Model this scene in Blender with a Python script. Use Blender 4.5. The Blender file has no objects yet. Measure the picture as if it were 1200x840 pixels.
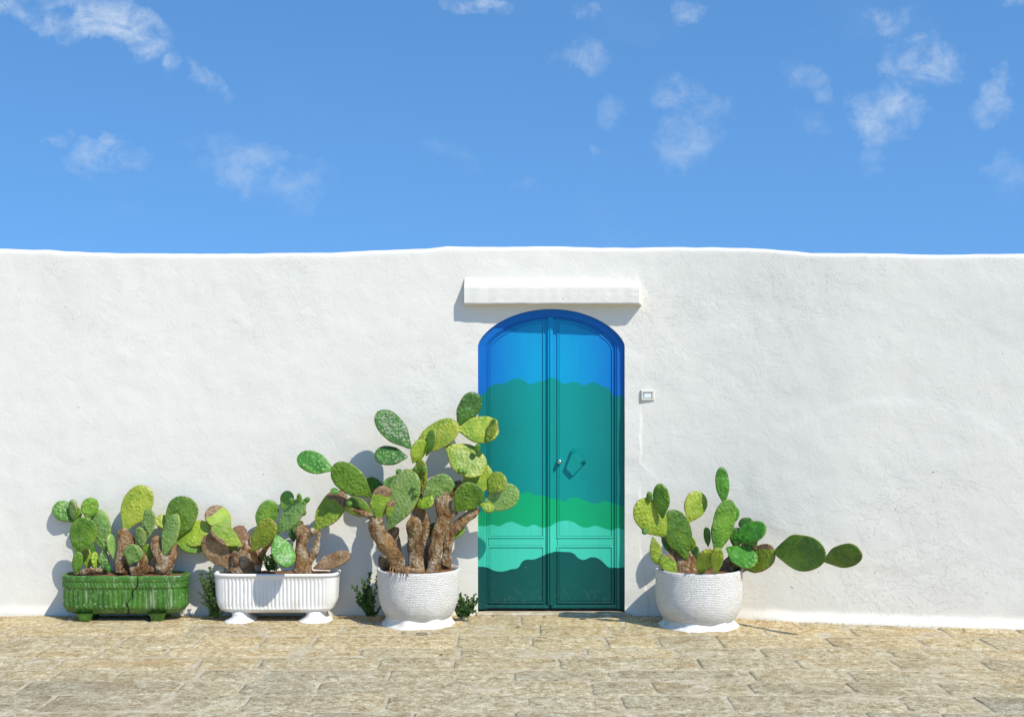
import bpy, math, random
from mathutils import Vector, Matrix, noise
random.seed(7)
S = bpy.context.scene
C = S.collection
# ------------------------------------------------------------------ camera
PPM = 156.0                  # photo pixels per metre on the wall plane
F = 1550.0                   # focal length in photo pixels
D = F / PPM                  # camera to wall
CH = (720 - 440) / PPM       # eye height
cam = bpy.data.cameras.new('camera'); camo = bpy.data.objects.new('camera', cam); C.objects.link(camo)
camo.location = (0, -D, CH); camo.rotation_euler = (math.pi / 2, 0, 0)
cam.sensor_width = 36; cam.lens = 36 * F / 1200; cam.shift_y = 20 / 1200
cam.clip_start = .1; cam.clip_end = 3000
S.camera = camo
# ------------------------------------------------------------------ light
SUNV = Vector((.60, -.62, 1.0)).normalized()
SKY_STRENGTH = .15
SUN_STRENGTH = 4.3
sun = bpy.data.lights.new('sun', 'SUN'); suno = bpy.data.objects.new('sun', sun); C.objects.link(suno)
sun.energy = SUN_STRENGTH; sun.angle = math.radians(.53); sun.color = (1, .955, .88)
suno.rotation_euler = SUNV.to_track_quat('Z', 'Y').to_euler(); suno.location = SUNV * 30
S.view_settings.view_transform = 'Standard'; S.view_settings.look = 'None'
S.view_settings.gamma = 1; S.view_settings.exposure = 0.15
S.render.engine = 'CYCLES'


def lin(r, g, b):
    f = lambda c: (c / 255 / 12.92) if c <= 10 else ((c / 255 + .055) / 1.055) ** 2.4
    return (f(r), f(g), f(b), 1)


class NT:
    """small helper for building node trees"""
    def __init__(s, tree): s.t = tree; s.l = tree.links

    def n(s, kind, **kw):
        nd = s.t.nodes.new(kind)
        for k, v in kw.items():
            if k.startswith('i_'):
                nd.inputs[k[2:]].default_value = v
            else: setattr(nd, k, v)
        return nd

    def put(s, sock, v):
        if isinstance(v, bpy.types.NodeSocket): s.l.new(v, sock)
        elif v is not None: sock.default_value = v

    def m(s, op, a, b=None, c=None, clamp=False):
        nd = s.n('ShaderNodeMath', operation=op, use_clamp=clamp)
        s.put(nd.inputs[0], a); s.put(nd.inputs[1], b); s.put(nd.inputs[2], c)
        return nd.outputs[0]

    def mix(s, f, a, b, mode='MIX'):
        nd = s.n('ShaderNodeMix', data_type='RGBA', blend_type=mode)
        s.put(nd.inputs[0], f); s.put(nd.inputs[6], a); s.put(nd.inputs[7], b)
        return nd.outputs[2]

    def noise(s, vec, scale, detail=4, rough=.55, dist=0):
        nd = s.n('ShaderNodeTexNoise'); s.put(nd.inputs['Vector'], vec)
        nd.inputs['Scale'].default_value = scale; nd.inputs['Detail'].default_value = detail
        nd.inputs['Roughness'].default_value = rough; nd.inputs['Distortion'].default_value = dist
        return nd.outputs[0]

    def ramp(s, f, stops, interp='LINEAR'):
        nd = s.n('ShaderNodeValToRGB'); cr = nd.color_ramp; cr.interpolation = interp
        while len(cr.elements) < len(stops): cr.elements.new(.5)
        for e, (p, c) in zip(cr.elements, stops):
            e.position = p; e.color = c if not isinstance(c, (int, float)) else (c, c, c, 1)
        s.put(nd.inputs[0], f)
        return nd.outputs[0]

    def step(s, f, a, b):
        nd = s.n('ShaderNodeMapRange', interpolation_type='SMOOTHSTEP')
        s.put(nd.inputs[0], f); nd.inputs[1].default_value = a; nd.inputs[2].default_value = b
        return nd.outputs[0]

    def scale(s, vec, sc):
        nd = s.n('ShaderNodeMapping'); s.put(nd.inputs[0], vec); nd.inputs['Scale'].default_value = sc
        return nd.outputs[0]

    def sep(s, vec):
        nd = s.n('ShaderNodeSeparateXYZ'); s.put(nd.inputs[0], vec); return nd.outputs

    def comb(s, x, y, z):
        nd = s.n('ShaderNodeCombineXYZ')
        s.put(nd.inputs[0], x); s.put(nd.inputs[1], y); s.put(nd.inputs[2], z); return nd.outputs[0]

    def pos(s): return s.n('ShaderNodeNewGeometry').outputs['Position']
    def uv(s): return s.n('ShaderNodeTexCoord').outputs['UV']
    def rnd(s): return s.n('ShaderNodeObjectInfo').outputs['Random']
    def attr(s, name): return s.n('ShaderNodeAttribute', attribute_name=name).outputs['Fac']


def material(name, build, rough=.8, spec=.3, metal=0):
    m = bpy.data.materials.new(name); m.use_nodes = True
    t = NT(m.node_tree); b = m.node_tree.nodes['Principled BSDF']
    b.inputs['Roughness'].default_value = rough; b.inputs['Specular IOR Level'].default_value = spec
    b.inputs['Metallic'].default_value = metal
    col, height, dist = build(t)
    t.put(b.inputs['Base Color'], col)
    if height is not None:
        bp = t.n('ShaderNodeBump'); bp.inputs['Distance'].default_value = dist
        bp.inputs['Strength'].default_value = 1
        t.put(bp.inputs['Height'], height); t.l.new(bp.outputs[0], b.inputs['Normal'])
    return m


# ------------------------------------------------------------------ sky
world = bpy.data.worlds.new('World'); S.world = world; world.use_nodes = True
wt = NT(world.node_tree); bg = world.node_tree.nodes['Background']
tc = wt.n('ShaderNodeTexCoord').outputs['Generated']
nrm = wt.n('ShaderNodeVectorMath', operation='NORMALIZE'); wt.l.new(tc, nrm.inputs[0]); dirv = nrm.outputs[0]
dx, dy, dz = wt.sep(dirv)
# the clear dry sky keeps its blue nearly down to the horizon: read the atmosphere at a raised elevation
zup = wt.m('ADD', wt.m('MULTIPLY', wt.m('MAXIMUM', dz, 0), .75), .30)
sk = wt.n('ShaderNodeTexSky', sky_type='NISHITA', sun_disc=False)
sk.sun_elevation = math.asin(SUNV.z); sk.sun_rotation = math.atan2(SUNV.x, SUNV.y)
sk.air_density = 1.0; sk.dust_density = .2; sk.ozone_density = 2.5
wt.l.new(wt.comb(dx, dy, zup), sk.inputs[0])
hs = wt.n('ShaderNodeHueSaturation'); hs.inputs['Saturation'].default_value = 1.08; hs.inputs['Value'].default_value = 1
hs.inputs['Hue'].default_value = .497
wt.l.new(sk.outputs[0], hs.inputs['Color']); skycol = wt.mix(1, hs.outputs[0], (.83, 1.15, 1.33, 1), 'MULTIPLY')
u = wt.m('DIVIDE', dx, wt.m('MAXIMUM', dy, .05)); v = wt.m('DIVIDE', dz, wt.m('MAXIMUM', dy, .05))
warp = wt.noise(dirv, 15, 6, .65); warp2 = wt.noise(wt.scale(dirv, (1, -1, 1)), 16.2, 6, .65)
u = wt.m('ADD', u, wt.m('MULTIPLY', wt.m('SUBTRACT', warp, .5), .09))
v = wt.m('ADD', v, wt.m('MULTIPLY', wt.m('SUBTRACT', warp2, .5), .075))
CL = [(105, 22, 78, 24, -16, 1.1), (145, 44, 34, 22, -10, 1.1), (20, 4, 70, 14, -5, .8), (188, 76, 11, 12, 0, .55), (242, 98, 32, 9, -38, .5),
      (125, 186, 42, 20, -12, .75), (62, 160, 16, 8, 0, .35), (300, 205, 62, 22, -22, .5), (365, 222, 26, 24, 0, .35),
      (565, 4, 32, 9, 0, .75), (686, 12, 12, 12, 30, .6), (676, 72, 24, 17, -15, .5), (795, 28, 22, 11, 0, .5),
      (804, 118, 34, 20, -25, .62), (808, 160, 28, 28, 0, .5), (720, 135, 15, 20, 0, .25), (700, 182, 8, 6, 0, .3), (1045, 17, 30, 15, -10, .65),
      (1078, 70, 42, 26, 0, .85), (1035, 128, 44, 26, -18, .85), (1045, 155, 22, 18, 0, .6), (940, 90, 18, 28, 35, .42),
      (1180, 110, 22, 22, 0, .6), (1155, 130, 18, 12, 0, .5), (1185, 200, 26, 24, 0, .3), (1030, 190, 14, 16, 0, .35), (1200, 6, 18, 8, 0, .6),
      (945, 145, 22, 10, 0, .25), (520, 185, 22, 12, -40, .2), (610, 212, 18, 8, 0, .15)]
acc = None
for (cx, cy, rx, ry, rot, st) in CL:
    a = math.radians(rot); U0 = (cx - 600) / F; V0 = (440 - cy) / F; rx = rx * 1.35 / F; ry = ry * 1.35 / F
    du = wt.m('SUBTRACT', u, U0); dv = wt.m('SUBTRACT', v, V0)
    p = wt.m('DIVIDE', wt.m('ADD', wt.m('MULTIPLY', du, math.cos(a)), wt.m('MULTIPLY', dv, math.sin(a))), rx)
    q = wt.m('DIVIDE', wt.m('SUBTRACT', wt.m('MULTIPLY', dv, math.cos(a)), wt.m('MULTIPLY', du, math.sin(a))), ry)
    e = wt.m('SUBTRACT', 1, wt.m('ADD', wt.m('MULTIPLY', p, p), wt.m('MULTIPLY', q, q)), clamp=True)
    e = wt.m('MULTIPLY', e, st)
    acc = e if acc is None else wt.m('MAXIMUM', acc, e)
front = wt.step(dy, .1, .3)
acc = wt.m('POWER', wt.m('MULTIPLY', acc, front), 1.0)
wisp = wt.noise(wt.scale(dirv, (1, 1, 1.3)), 34, 10, .66, .35)
far = wt.step(wt.noise(wt.scale(dirv, (1, 1, 1.6)), 5, 6, .6), .53, .75)      # the same scattered clouds all round
far = wt.m('MULTIPLY', far, wt.m('SUBTRACT', 1, wt.m('MULTIPLY', front, .85)))
cm = wt.m('MULTIPLY', wt.m('MAXIMUM', wt.m('MULTIPLY', acc, 1.1), wt.m('MULTIPLY', far, .7)), wt.step(wisp, .33, .72))
cm = wt.m('MULTIPLY', cm, .66, clamp=True)
cloud = wt.mix(cm, skycol, (4.3, 4.9, 5.6, 1))
wt.l.new(cloud, bg.inputs[0]); bg.inputs[1].default_value = SKY_STRENGTH

# ------------------------------------------------------------------ helpers


def at(px, py, d=0.0):
    """the real point whose picture position is (px, py) and which stands d metres in front of the wall"""
    s = (D - d) / D
    return Vector(((px - 600) / PPM * s, -d, CH + (440 - py) / PPM * s))


def smooth(a, b, x):
    t = min(1, max(0, (x - a) / (b - a))); return t * t * (3 - 2 * t)


def gz(x): return -.012 * smooth(.9, 3.9, x)
def wallfront(x):
    t = (x - .9) / 1.3
    bend = 0 if t < 0 else (.20 * (t ** 3 - t ** 4 / 2) if t < 1 else .10 + .154 * (x - 2.2))
    return bend + .17 * smooth(.5, 2.6, x)     # right of the door the wall swings out towards the street


def nz(x, y, z=0.0): return noise.noise(Vector((x, y, z)))


def mesh_obj(name, verts, faces, mat, parent=None, uvs=None, smoothf=True, attrs=None, loc=None):
    me = bpy.data.meshes.new(name); me.from_pydata([tuple(v) for v in verts], [], faces)
    if uvs:
        ul = me.uv_layers.new(name='UVMap')
        for lp in me.loops: ul.data[lp.index].uv = uvs[lp.vertex_index]
    if attrs:
        for k, vals in attrs.items():
            a = me.attributes.new(k, 'FLOAT', 'POINT'); a.data.foreach_set('value', vals)
    for p in me.polygons: p.use_smooth = smoothf
    for m in (mat if isinstance(mat, (list, tuple)) else [mat]): me.materials.append(m)
    o = bpy.data.objects.new(name, me); C.objects.link(o)
    if loc is not None: o.location = loc
    if parent: o.parent = parent
    return o


def thing(name, label, cat, loc=(0, 0, 0), group=None):
    o = bpy.data.objects.new(name, None); C.objects.link(o); o.location = loc; o.empty_display_size = .1
    return tag(o, label, cat, group)


def tag(o, label=None, cat=None, group=None, kind=None):
    for k, v_ in (('label', label), ('category', cat), ('group', group), ('kind', kind)):
        if v_: o[k] = v_
    return o


def ringloft(rings, cap0=False, cap1=False):
    """closed rings -> verts, faces, uvs in metres"""
    n = len(rings[0]); V = []; UV = []; Fc = []; vv = 0
    for i, r in enumerate(rings):
        if i: vv += (Vector(r[0]) - Vector(rings[i - 1][0])).length
        uu = 0
        for j, p in enumerate(r):
            if j: uu += (Vector(p) - Vector(r[j - 1])).length
            V.append(p); UV.append((uu, vv))
    for i in range(len(rings) - 1):
        for j in range(n):
            a = i * n + j; b = i * n + (j + 1) % n
            Fc.append((a, b, b + n, a + n))
    if cap0: Fc.append(tuple(range(n - 1, -1, -1)))
    if cap1: Fc.append(tuple(range((len(rings) - 1) * n, len(rings) * n)))
    return V, Fc, UV


def box(name, x0, x1, y0, y1, z0, z1, mat, parent=None, bev=.002, org=Vector((0, 0, 0))):
    """bevelled box"""
    rings = []
    def r(zz, ins):
        k = bev
        a, b, c, d_ = x0 + ins, x1 - ins, y0 + ins, y1 - ins
        return [Vector(p) - org for p in ((a + k, c, zz), (b - k, c, zz), (b, c + k, zz), (b, d_ - k, zz), (b - k, d_, zz), (a + k, d_, zz), (a, d_ - k, zz), (a, c + k, zz))]
    for zz, ins in ((z0, bev), (z0 + bev, 0), (z1 - bev, 0), (z1, bev)): rings.append(r(zz, ins))
    V, Fc, UV = ringloft(rings, True, True)
    return mesh_obj(name, V, Fc, mat, parent, UV, smoothf=False)


def sweep(name, pts, rad, mat, parent=None, seg=10, bump=.0, flat=1.0, org=Vector((0, 0, 0)), cap=True, seedv=0.0):
    """tapered tube through points; rad one per point; resampled smoothly and roughened"""
    P = []; R = []
    n = len(pts)
    for i in range(n - 1):
        p0 = pts[max(i - 1, 0)]; p1 = pts[i]; p2 = pts[i + 1]; p3 = pts[min(i + 2, n - 1)]
        L = (p2 - p1).length; k = max(2, int(L / .015)) if bump else 4
        for j in range(k):
            t = j / k
            P.append(.5 * ((2 * p1) + (p2 - p0) * t + (2 * p0 - 5 * p1 + 4 * p2 - p3) * t * t + (3 * p1 - p0 - 3 * p2 + p3) * t ** 3))
            R.append(rad[i] + (rad[i + 1] - rad[i]) * (t * t * (3 - 2 * t)))
    P.append(pts[-1]); R.append(rad[-1])
    if cap:
        d0 = (P[-1] - P[-2]).normalized(); e = P[-1]; r0 = R[-1]
        P += [e + d0 * r0 * .4, e + d0 * r0 * .7]; R += [r0 * .75, r0 * .2]
    rings = []; up = Vector((0, -1, .1)).normalized()
    for i, p in enumerate(P):
        t = (P[min(i + 1, len(P) - 1)] - P[max(i - 1, 0)]).normalized()
        s = t.cross(up)
        if s.length < .05: s = Vector((1, 0, 0))
        s.normalize(); nn = s.cross(t)
        ring = []
        for j in range(seg):
            a = 2 * math.pi * j / seg
            q = p + s * math.cos(a) * R[i] + nn * math.sin(a) * R[i] * flat
            if bump:
                k = bump * (1.3 * noise.noise(q * 11 + Vector((seedv, 0, 0))) + .5 * noise.noise(q * 38) + .45 * noise.noise(q * 90)) 
                q = q + (q - p).normalized() * k
            ring.append(q - org)
        rings.append(ring)
    V, Fc, UV = ringloft(rings, True, True)
    return mesh_obj(name, V, Fc, mat, parent, UV)


# ------------------------------------------------------------------ materials
def b_plaster(t):
    p = t.pos()
    n1 = t.noise(p, 1.3, 5, .6); n2 = t.noise(p, 7, 5, .6, .6); n3 = t.noise(p, 38, 5, .7)
    fl = t.noise(t.scale(p, (1, 1, 1.25)), 3.1, 7, .62, .5)
    zone = t.step(t.m('ADD', t.noise(p, .55, 3, .5), t.m('MULTIPLY', t.sep(p)[0], .015)), .46, .70)
    # peeled layers of whitewash: low terraces with ragged edges
    e1 = t.m('ADD', t.step(fl, .47, .478), t.m('ADD', t.step(fl, .55, .556), t.step(fl, .61, .615)))
    e2 = t.step(t.noise(p, 11, 6, .66, .8), .56, .575)
    pit = t.step(t.noise(p, 75, 3, .6), .66, .74)
    crk = t.n('ShaderNodeTexVoronoi', feature='DISTANCE_TO_EDGE'); crk.inputs['Scale'].default_value = 1.15
    wp = t.n('ShaderNodeVectorMath', operation='ADD'); nw = t.n('ShaderNodeTexNoise'); nw.inputs['Scale'].default_value = 5; nw.inputs['Detail'].default_value = 6
    t.put(nw.inputs['Vector'], p); sc = t.n('ShaderNodeVectorMath', operation='SCALE'); sc.inputs['Scale'].default_value = .45
    t.l.new(nw.outputs['Color'], sc.inputs[0]); t.put(wp.inputs[0], p); t.l.new(sc.outputs[0], wp.inputs[1])
    t.l.new(wp.outputs[0], crk.inputs['Vector'])
    cmask = t.step(t.noise(p, .9, 2, .5), .58, .66)
    crack = t.m('MULTIPLY', t.m('SUBTRACT', 1, t.step(crk.outputs['Distance'], .0, .006)), cmask)
    h = t.m('MULTIPLY', n2, 1.1)
    h = t.m('ADD', h, t.m('MULTIPLY', n3, .5))
    h = t.m('ADD', h, t.m('MULTIPLY', t.m('MULTIPLY', e1, .40), zone))
    h = t.m('ADD', h, t.m('MULTIPLY', t.m('MULTIPLY', e2, .22), t.step(t.noise(p, 1.1, 3), .5, .62)))
    h = t.m('SUBTRACT', h, t.m('MULTIPLY', pit, .4))
    h = t.m('SUBTRACT', h, t.m('MULTIPLY', crack, .3))
    c = t.ramp(n1, [(.3, (.725, .695, .61, 1)), (.7, (.775, .74, .645, 1))])
    c = t.mix(t.m('MULTIPLY', t.step(t.noise(p, 3.3, 6, .7), .55, .8), .35), c, (.66, .635, .57, 1))
    # splash dirt just above the paving
    x, y, z = t.sep(p)
    low = t.m('MULTIPLY', t.m('SUBTRACT', 1, t.step(t.m('ADD', z, t.m('MULTIPLY', n2, .25)), .05, .38)), .5)
    c = t.mix(low, c, (.70, .65, .53, 1))
    drip = t.m('MULTIPLY', t.step(t.noise(t.scale(p, (1, 1, .10)), 6, 5, .65), .58, .75), t.m('MULTIPLY', t.step(z, 1.6, 2.75), .22))
    c = t.mix(drip, c, (.54, .52, .46, 1))
    c = t.mix(t.m('MULTIPLY', t.step(t.noise(p, 1.9, 6, .7), .60, .72), .2), c, (.60, .565, .49, 1))
    spk = t.m('MULTIPLY', t.step(t.noise(p, 26, 2, .5), .765, .785), .8)
    c = t.mix(spk, c, (.33, .29, .22, 1))
    c = t.mix(t.m('MULTIPLY', crack, .06), c, (.4, .38, .34, 1))
    return c, h, .0036
M_PLASTER = material('whitewashed_plaster', b_plaster, .92, .15)


def b_limewash(t):
    p = t.pos(); n = t.noise(p, 9, 5, .6); n2 = t.noise(p, 60, 4, .6)
    c = t.ramp(n, [(.3, (.70, .66, .55, 1)), (.6, (.80, .785, .74, 1))])
    x, y, z = t.sep(p)
    c = t.mix(t.m('MULTIPLY', t.step(t.noise(p, 22, 6, .75), .52, .66), .5), c, (.50, .42, .29, 1))
    return c, t.m('ADD', n, t.m('MULTIPLY', n2, .6)), .008
M_LIME = material('limewashed_mortar', b_limewash, .9, .15)


def b_stone(t):
    p = t.pos(); r = t.rnd(); x, y, z = t.sep(p)
    off = t.comb(t.m('MULTIPLY', r, 9), 0, t.m('MULTIPLY', r, 5))
    ad = t.n('ShaderNodeVectorMath', operation='ADD'); t.put(ad.inputs[0], p); t.put(ad.inputs[1], off); q = ad.outputs[0]
    lay = t.noise(t.scale(q, (1, 1.3, 3)), 5.5, 10, .84, .9)
    mid = t.noise(t.scale(q, (1, .8, 1)), 24, 6, .78, .5)
    fine = t.noise(q, 75, 5, .8)
    big = t.noise(p, .8, 4, .6)
    m_ = t.m('ADD', t.m('MULTIPLY', lay, .42), t.m('MULTIPLY', mid, .58))
    grey = t.ramp(m_, [(.40, (.21, .165, .095, 1)), (.465, (.37, .31, .20, 1)), (.52, (.47, .42, .29, 1)), (.59, (.68, .64, .50, 1))])
    och = t.ramp(m_, [(.40, (.25, .16, .065, 1)), (.465, (.44, .33, .165, 1)), (.52, (.56, .46, .275, 1)), (.59, (.73, .66, .48, 1))])
    near = t.step(t.m('ADD', t.m('MULTIPLY', y, -.42), t.m('MULTIPLY', big, 1.3)), .75, 2.0)
    c = t.mix(near, och, grey)
    c = t.mix(t.m('MULTIPLY', t.step(fine, .54, .66), .6), c, (.72, .69, .60, 1))
    c = t.mix(t.m('MULTIPLY', t.step(fine, .47, .37), .8), c, (.09, .07, .04, 1))
    c = t.mix(t.m('MULTIPLY', t.step(t.noise(p, 1.1, 5, .65), .50, .66), .38), c, (.24, .19, .12, 1))
    c = t.mix(t.m('MULTIPLY', t.step(t.noise(p, 2.1, 8, .8), .56, .64), .6), c, (.64, .58, .44, 1))
    c = t.mix(t.m('MULTIPLY', t.step(t.noise(p, 1.4, 6, .7, 1), .58, .70), .5), c, (.42, .27, .11, 1))
    spot = t.step(t.noise(p, 21, 2, .4), .77, .79)
    c = t.mix(t.m('MULTIPLY', spot, .6), c, (.55, .25, .03, 1))
    tint = t.ramp(r, [(0, (.95, .94, .92, 1)), (.5, (1.03, .995, .91, 1)), (1, (1.12, 1.06, .95, 1))])
    c = t.mix(1, c, tint, 'MULTIPLY')
    h = t.m('ADD', t.m('MULTIPLY', lay, 1.2), t.m('ADD', t.m('MULTIPLY', mid, .8), t.m('MULTIPLY', fine, .45)))
    return c, h, .0095
M_STONE = material('worn_limestone', b_stone, .85, .2)


def b_joint(t):
    p = t.pos(); n = t.noise(p, 12, 6, .7); f = t.noise(p, 70, 4, .7)
    c = t.ramp(n, [(.32, (.33, .26, .155, 1)), (.5, (.50, .42, .28, 1)), (.66, (.62, .56, .42, 1))])
    c = t.mix(t.m('MULTIPLY', t.step(f, .48, .35), .5), c, (.17, .12, .07, 1))
    return c, t.m('ADD', n, t.m('MULTIPLY', f, .5)), .012
M_JOINT = material('sandy_joint_fill', b_joint, .95, .1)


def b_soil(t):
    p = t.pos(); n = t.noise(p, 30, 6, .7)
    return t.ramp(n, [(.3, (.10, .045, .022, 1)), (.55, (.23, .115, .06, 1)), (.7, (.36, .23, .14, 1))]), n, .02
M_SOIL = material('red_soil', b_soil, .95, .1)


def b_pad(base, hi, dust, rimcol=(.30, .23, .06, 1), rima=.55, brown=0.0):
    def f(t):
        uvn = t.uv(); r = t.rnd(); p = t.pos()
        off = t.comb(t.m('MULTIPLY', r, 7), t.m('MULTIPLY', r, 3), 0)
        ad = t.n('ShaderNodeVectorMath', operation='ADD'); t.put(ad.inputs[0], uvn); t.put(ad.inputs[1], off)
        rot = t.n('ShaderNodeMapping'); t.put(rot.inputs[0], ad.outputs[0]); rot.inputs['Rotation'].default_value = (0, 0, math.radians(42))
        vo = t.n('ShaderNodeTexVoronoi', voronoi_dimensions='2D', feature='F1'); vo.inputs['Scale'].default_value = 38; vo.inputs['Randomness'].default_value = .85
        t.l.new(rot.outputs[0], vo.inputs['Vector']); d_ = vo.outputs['Distance']
        bum = t.m('SUBTRACT', 1, t.step(d_, .0, .75))
        n1 = t.noise(p, 9, 4, .6); n2 = t.noise(p, 45, 5, .65)
        c = t.mix(t.step(t.m('ADD', t.m('MULTIPLY', n1, .5), t.m('MULTIPLY', t.noise(p, 4, 3), .5)), .38, .62), base, hi)
        hv = t.n('ShaderNodeHueSaturation'); t.put(hv.inputs['Color'], c)
        t.put(hv.inputs['Value'], t.m('ADD', .82, t.m('MULTIPLY', r, .36))); t.put(hv.inputs['Hue'], t.m('ADD', .488, t.m('MULTIPLY', r, .02)))
        c = hv.outputs[0]
        c = t.mix(t.m('MULTIPLY', t.m('SUBTRACT', 1, bum), .12), c, tuple(x_ * .6 for x_ in base[:3]) + (1,))
        c = t.mix(t.m('MULTIPLY', t.step(n2, .52, .70), dust), c, (.50, .54, .40, 1))
        c = t.mix(t.m('MULTIPLY', t.step(d_, .16, .05), .34), c, t.ramp(r, [(.35, (.07, .07, .02, 1)), (.6, (.30, .33, .15, 1))]))     # areoles
        sw = t.m('MULTIPLY', t.step(t.noise(t.scale(p, (2.4, 1, .7)), 34, 6, .75), .60, .68), t.step(t.noise(p, 6, 3), .50, .62))
        c = t.mix(t.m('MULTIPLY', sw, dust * .8 + .04), c, (.62, .66, .52, 1))
        rim = t.attr('rim')
        rm = t.m('MULTIPLY', t.step(t.m('ADD', rim, t.m('MULTIPLY', n2, .25)), .95, 1.08), rima)
        c = t.mix(rm, c, rimcol)
        if brown:
            scar = t.attr('scar')
            sm = t.step(t.m('ADD', scar, t.m('MULTIPLY', t.m('SUBTRACT', n1, .5), .8)), .52, .62)
            c = t.mix(sm, c, t.ramp(n2, [(.3, (.09, .05, .025, 1)), (.6, (.27, .17, .09, 1)), (.75, (.42, .34, .24, 1))]))
        else:
            c = t.mix(t.m('MULTIPLY', t.step(t.noise(p, 17, 3, .6), .68, .76), .5), c, (.30, .22, .08, 1))
        h = t.m('ADD', t.m('MULTIPLY', bum, t.m('ADD', .10, t.m('MULTIPLY', t.step(t.noise(p, 13, 3), .36, .66), .62))), t.m('MULTIPLY', n1, 1.0))
        return c, t.m('ADD', h, t.m('MULTIPLY', n2, .15)), .0065
    return f
PM = {
    'g': material('cactus_green', b_pad((.055, .16, .010, 1), (.15, .29, .020, 1), .15), .42, .4),
    'd': material('cactus_dark_green', b_pad((.025, .09, .008, 1), (.06, .165, .014, 1), .12), .42, .4),
    'b': material('cactus_bright_green', b_pad((.035, .165, .008, 1), (.085, .27, .016, 1), .1), .42, .4),
    'y': material('cactus_yellow_green', b_pad((.17, .285, .014, 1), (.35, .43, .035, 1), .2, (.36, .22, .07, 1), .7), .45, .4),
    'p': material('cactus_pale_green', b_pad((.13, .25, .05, 1), (.23, .36, .08, 1), .45), .5, .3),
    's': material('cactus_scarred_green', b_pad((.14, .24, .018, 1), (.27, .36, .03, 1), .2, (.20, .10, .04, 1), .9, 1), .55, .3),
    'o': material('cactus_dead_pad', b_pad((.16, .085, .04, 1), (.30, .19, .10, 1), .35, (.12, .07, .03, 1), .6), .8, .15),
}


def b_cork(t):
    p = t.pos(); n = t.noise(t.scale(p, (1, 1, .6)), 16, 6, .72, .5); f = t.noise(p, 70, 5, .75)
    c = t.ramp(n, [(.36, (.10, .045, .018, 1)), (.46, (.25, .14, .06, 1)), (.55, (.37, .265, .15, 1)), (.66, (.58, .50, .38, 1))])
    c = t.mix(t.m('MULTIPLY', t.step(f, .47, .37), .8), c, (.06, .035, .02, 1))
    c = t.mix(t.m('MULTIPLY', t.step(t.noise(p, 5, 3, .6), .52, .66), .6), c, (.36, .20, .07, 1))
    c = t.mix(t.m('MULTIPLY', t.step(t.noise(p, 7, 4, .6), .60, .72), .5), c, (.26, .26, .10, 1))
    vo = t.n('ShaderNodeTexVoronoi', feature='F1'); vo.inputs['Scale'].default_value = 48; t.put(vo.inputs['Vector'], p)
    return c, t.m('ADD', t.m('ADD', n, f), t.m('MULTIPLY', vo.outputs['Distance'], .8)), .012
M_CORK = material('corky_bark', b_cork, .9, .12)


def b_glaze(t):
    p = t.pos(); n = t.noise(p, 8, 5, .6); f = t.noise(p, 55, 5, .7)
    c = t.ramp(n, [(.35, (.025, .105, .010, 1)), (.62, (.07, .20, .022, 1))])
    x, y, z = t.sep(p)
    c = t.mix(t.m('MULTIPLY', t.step(f, .57, .66), .7), c, (.40, .48, .28, 1))
    drip = t.noise(t.scale(p, (1, 1, .12)), 30, 4, .7)
    c = t.mix(t.m('MULTIPLY', t.step(drip, .56, .66), .5), c, (.42, .47, .30, 1))
    c = t.mix(t.m('MULTIPLY', t.attr('crack'), 1.0), c, (.03, .015, .008, 1))
    return c, t.m('ADD', t.m('MULTIPLY', n, .5), t.m('MULTIPLY', f, .35)), .004
M_GLAZE = material('green_glazed_ceramic', b_glaze, .3, .5)


def b_whitepot(t):
    p = t.pos(); n = t.noise(p, 7, 5, .6); f = t.noise(p, 60, 5, .7)
    c = t.ramp(n, [(.3, (.73, .70, .62, 1)), (.6, (.79, .77, .72, 1))])
    c = t.mix(t.m('MULTIPLY', t.step(f, .66, .74), .5), c, (.45, .38, .27, 1))
    x, y, z = t.sep(p); g = t.noise(t.scale(p, (1, 1, .5)), 14, 5, .7)
    c = t.mix(t.m('MULTIPLY', t.m('MULTIPLY', t.step(g, .42, .66), t.m('SUBTRACT', 1, t.step(z, .05, .24))), .55), c, (.52, .44, .30, 1))
    c = t.mix(t.m('MULTIPLY', t.step(t.noise(t.scale(p, (1, 1, .2)), 26, 4, .7), .60, .72), .3), c, (.55, .49, .38, 1))
    return c, t.m('ADD', n, t.m('MULTIPLY', f, .3)), .004
M_WPOT = material('white_painted_terracotta', b_whitepot, .75, .25)


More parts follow.
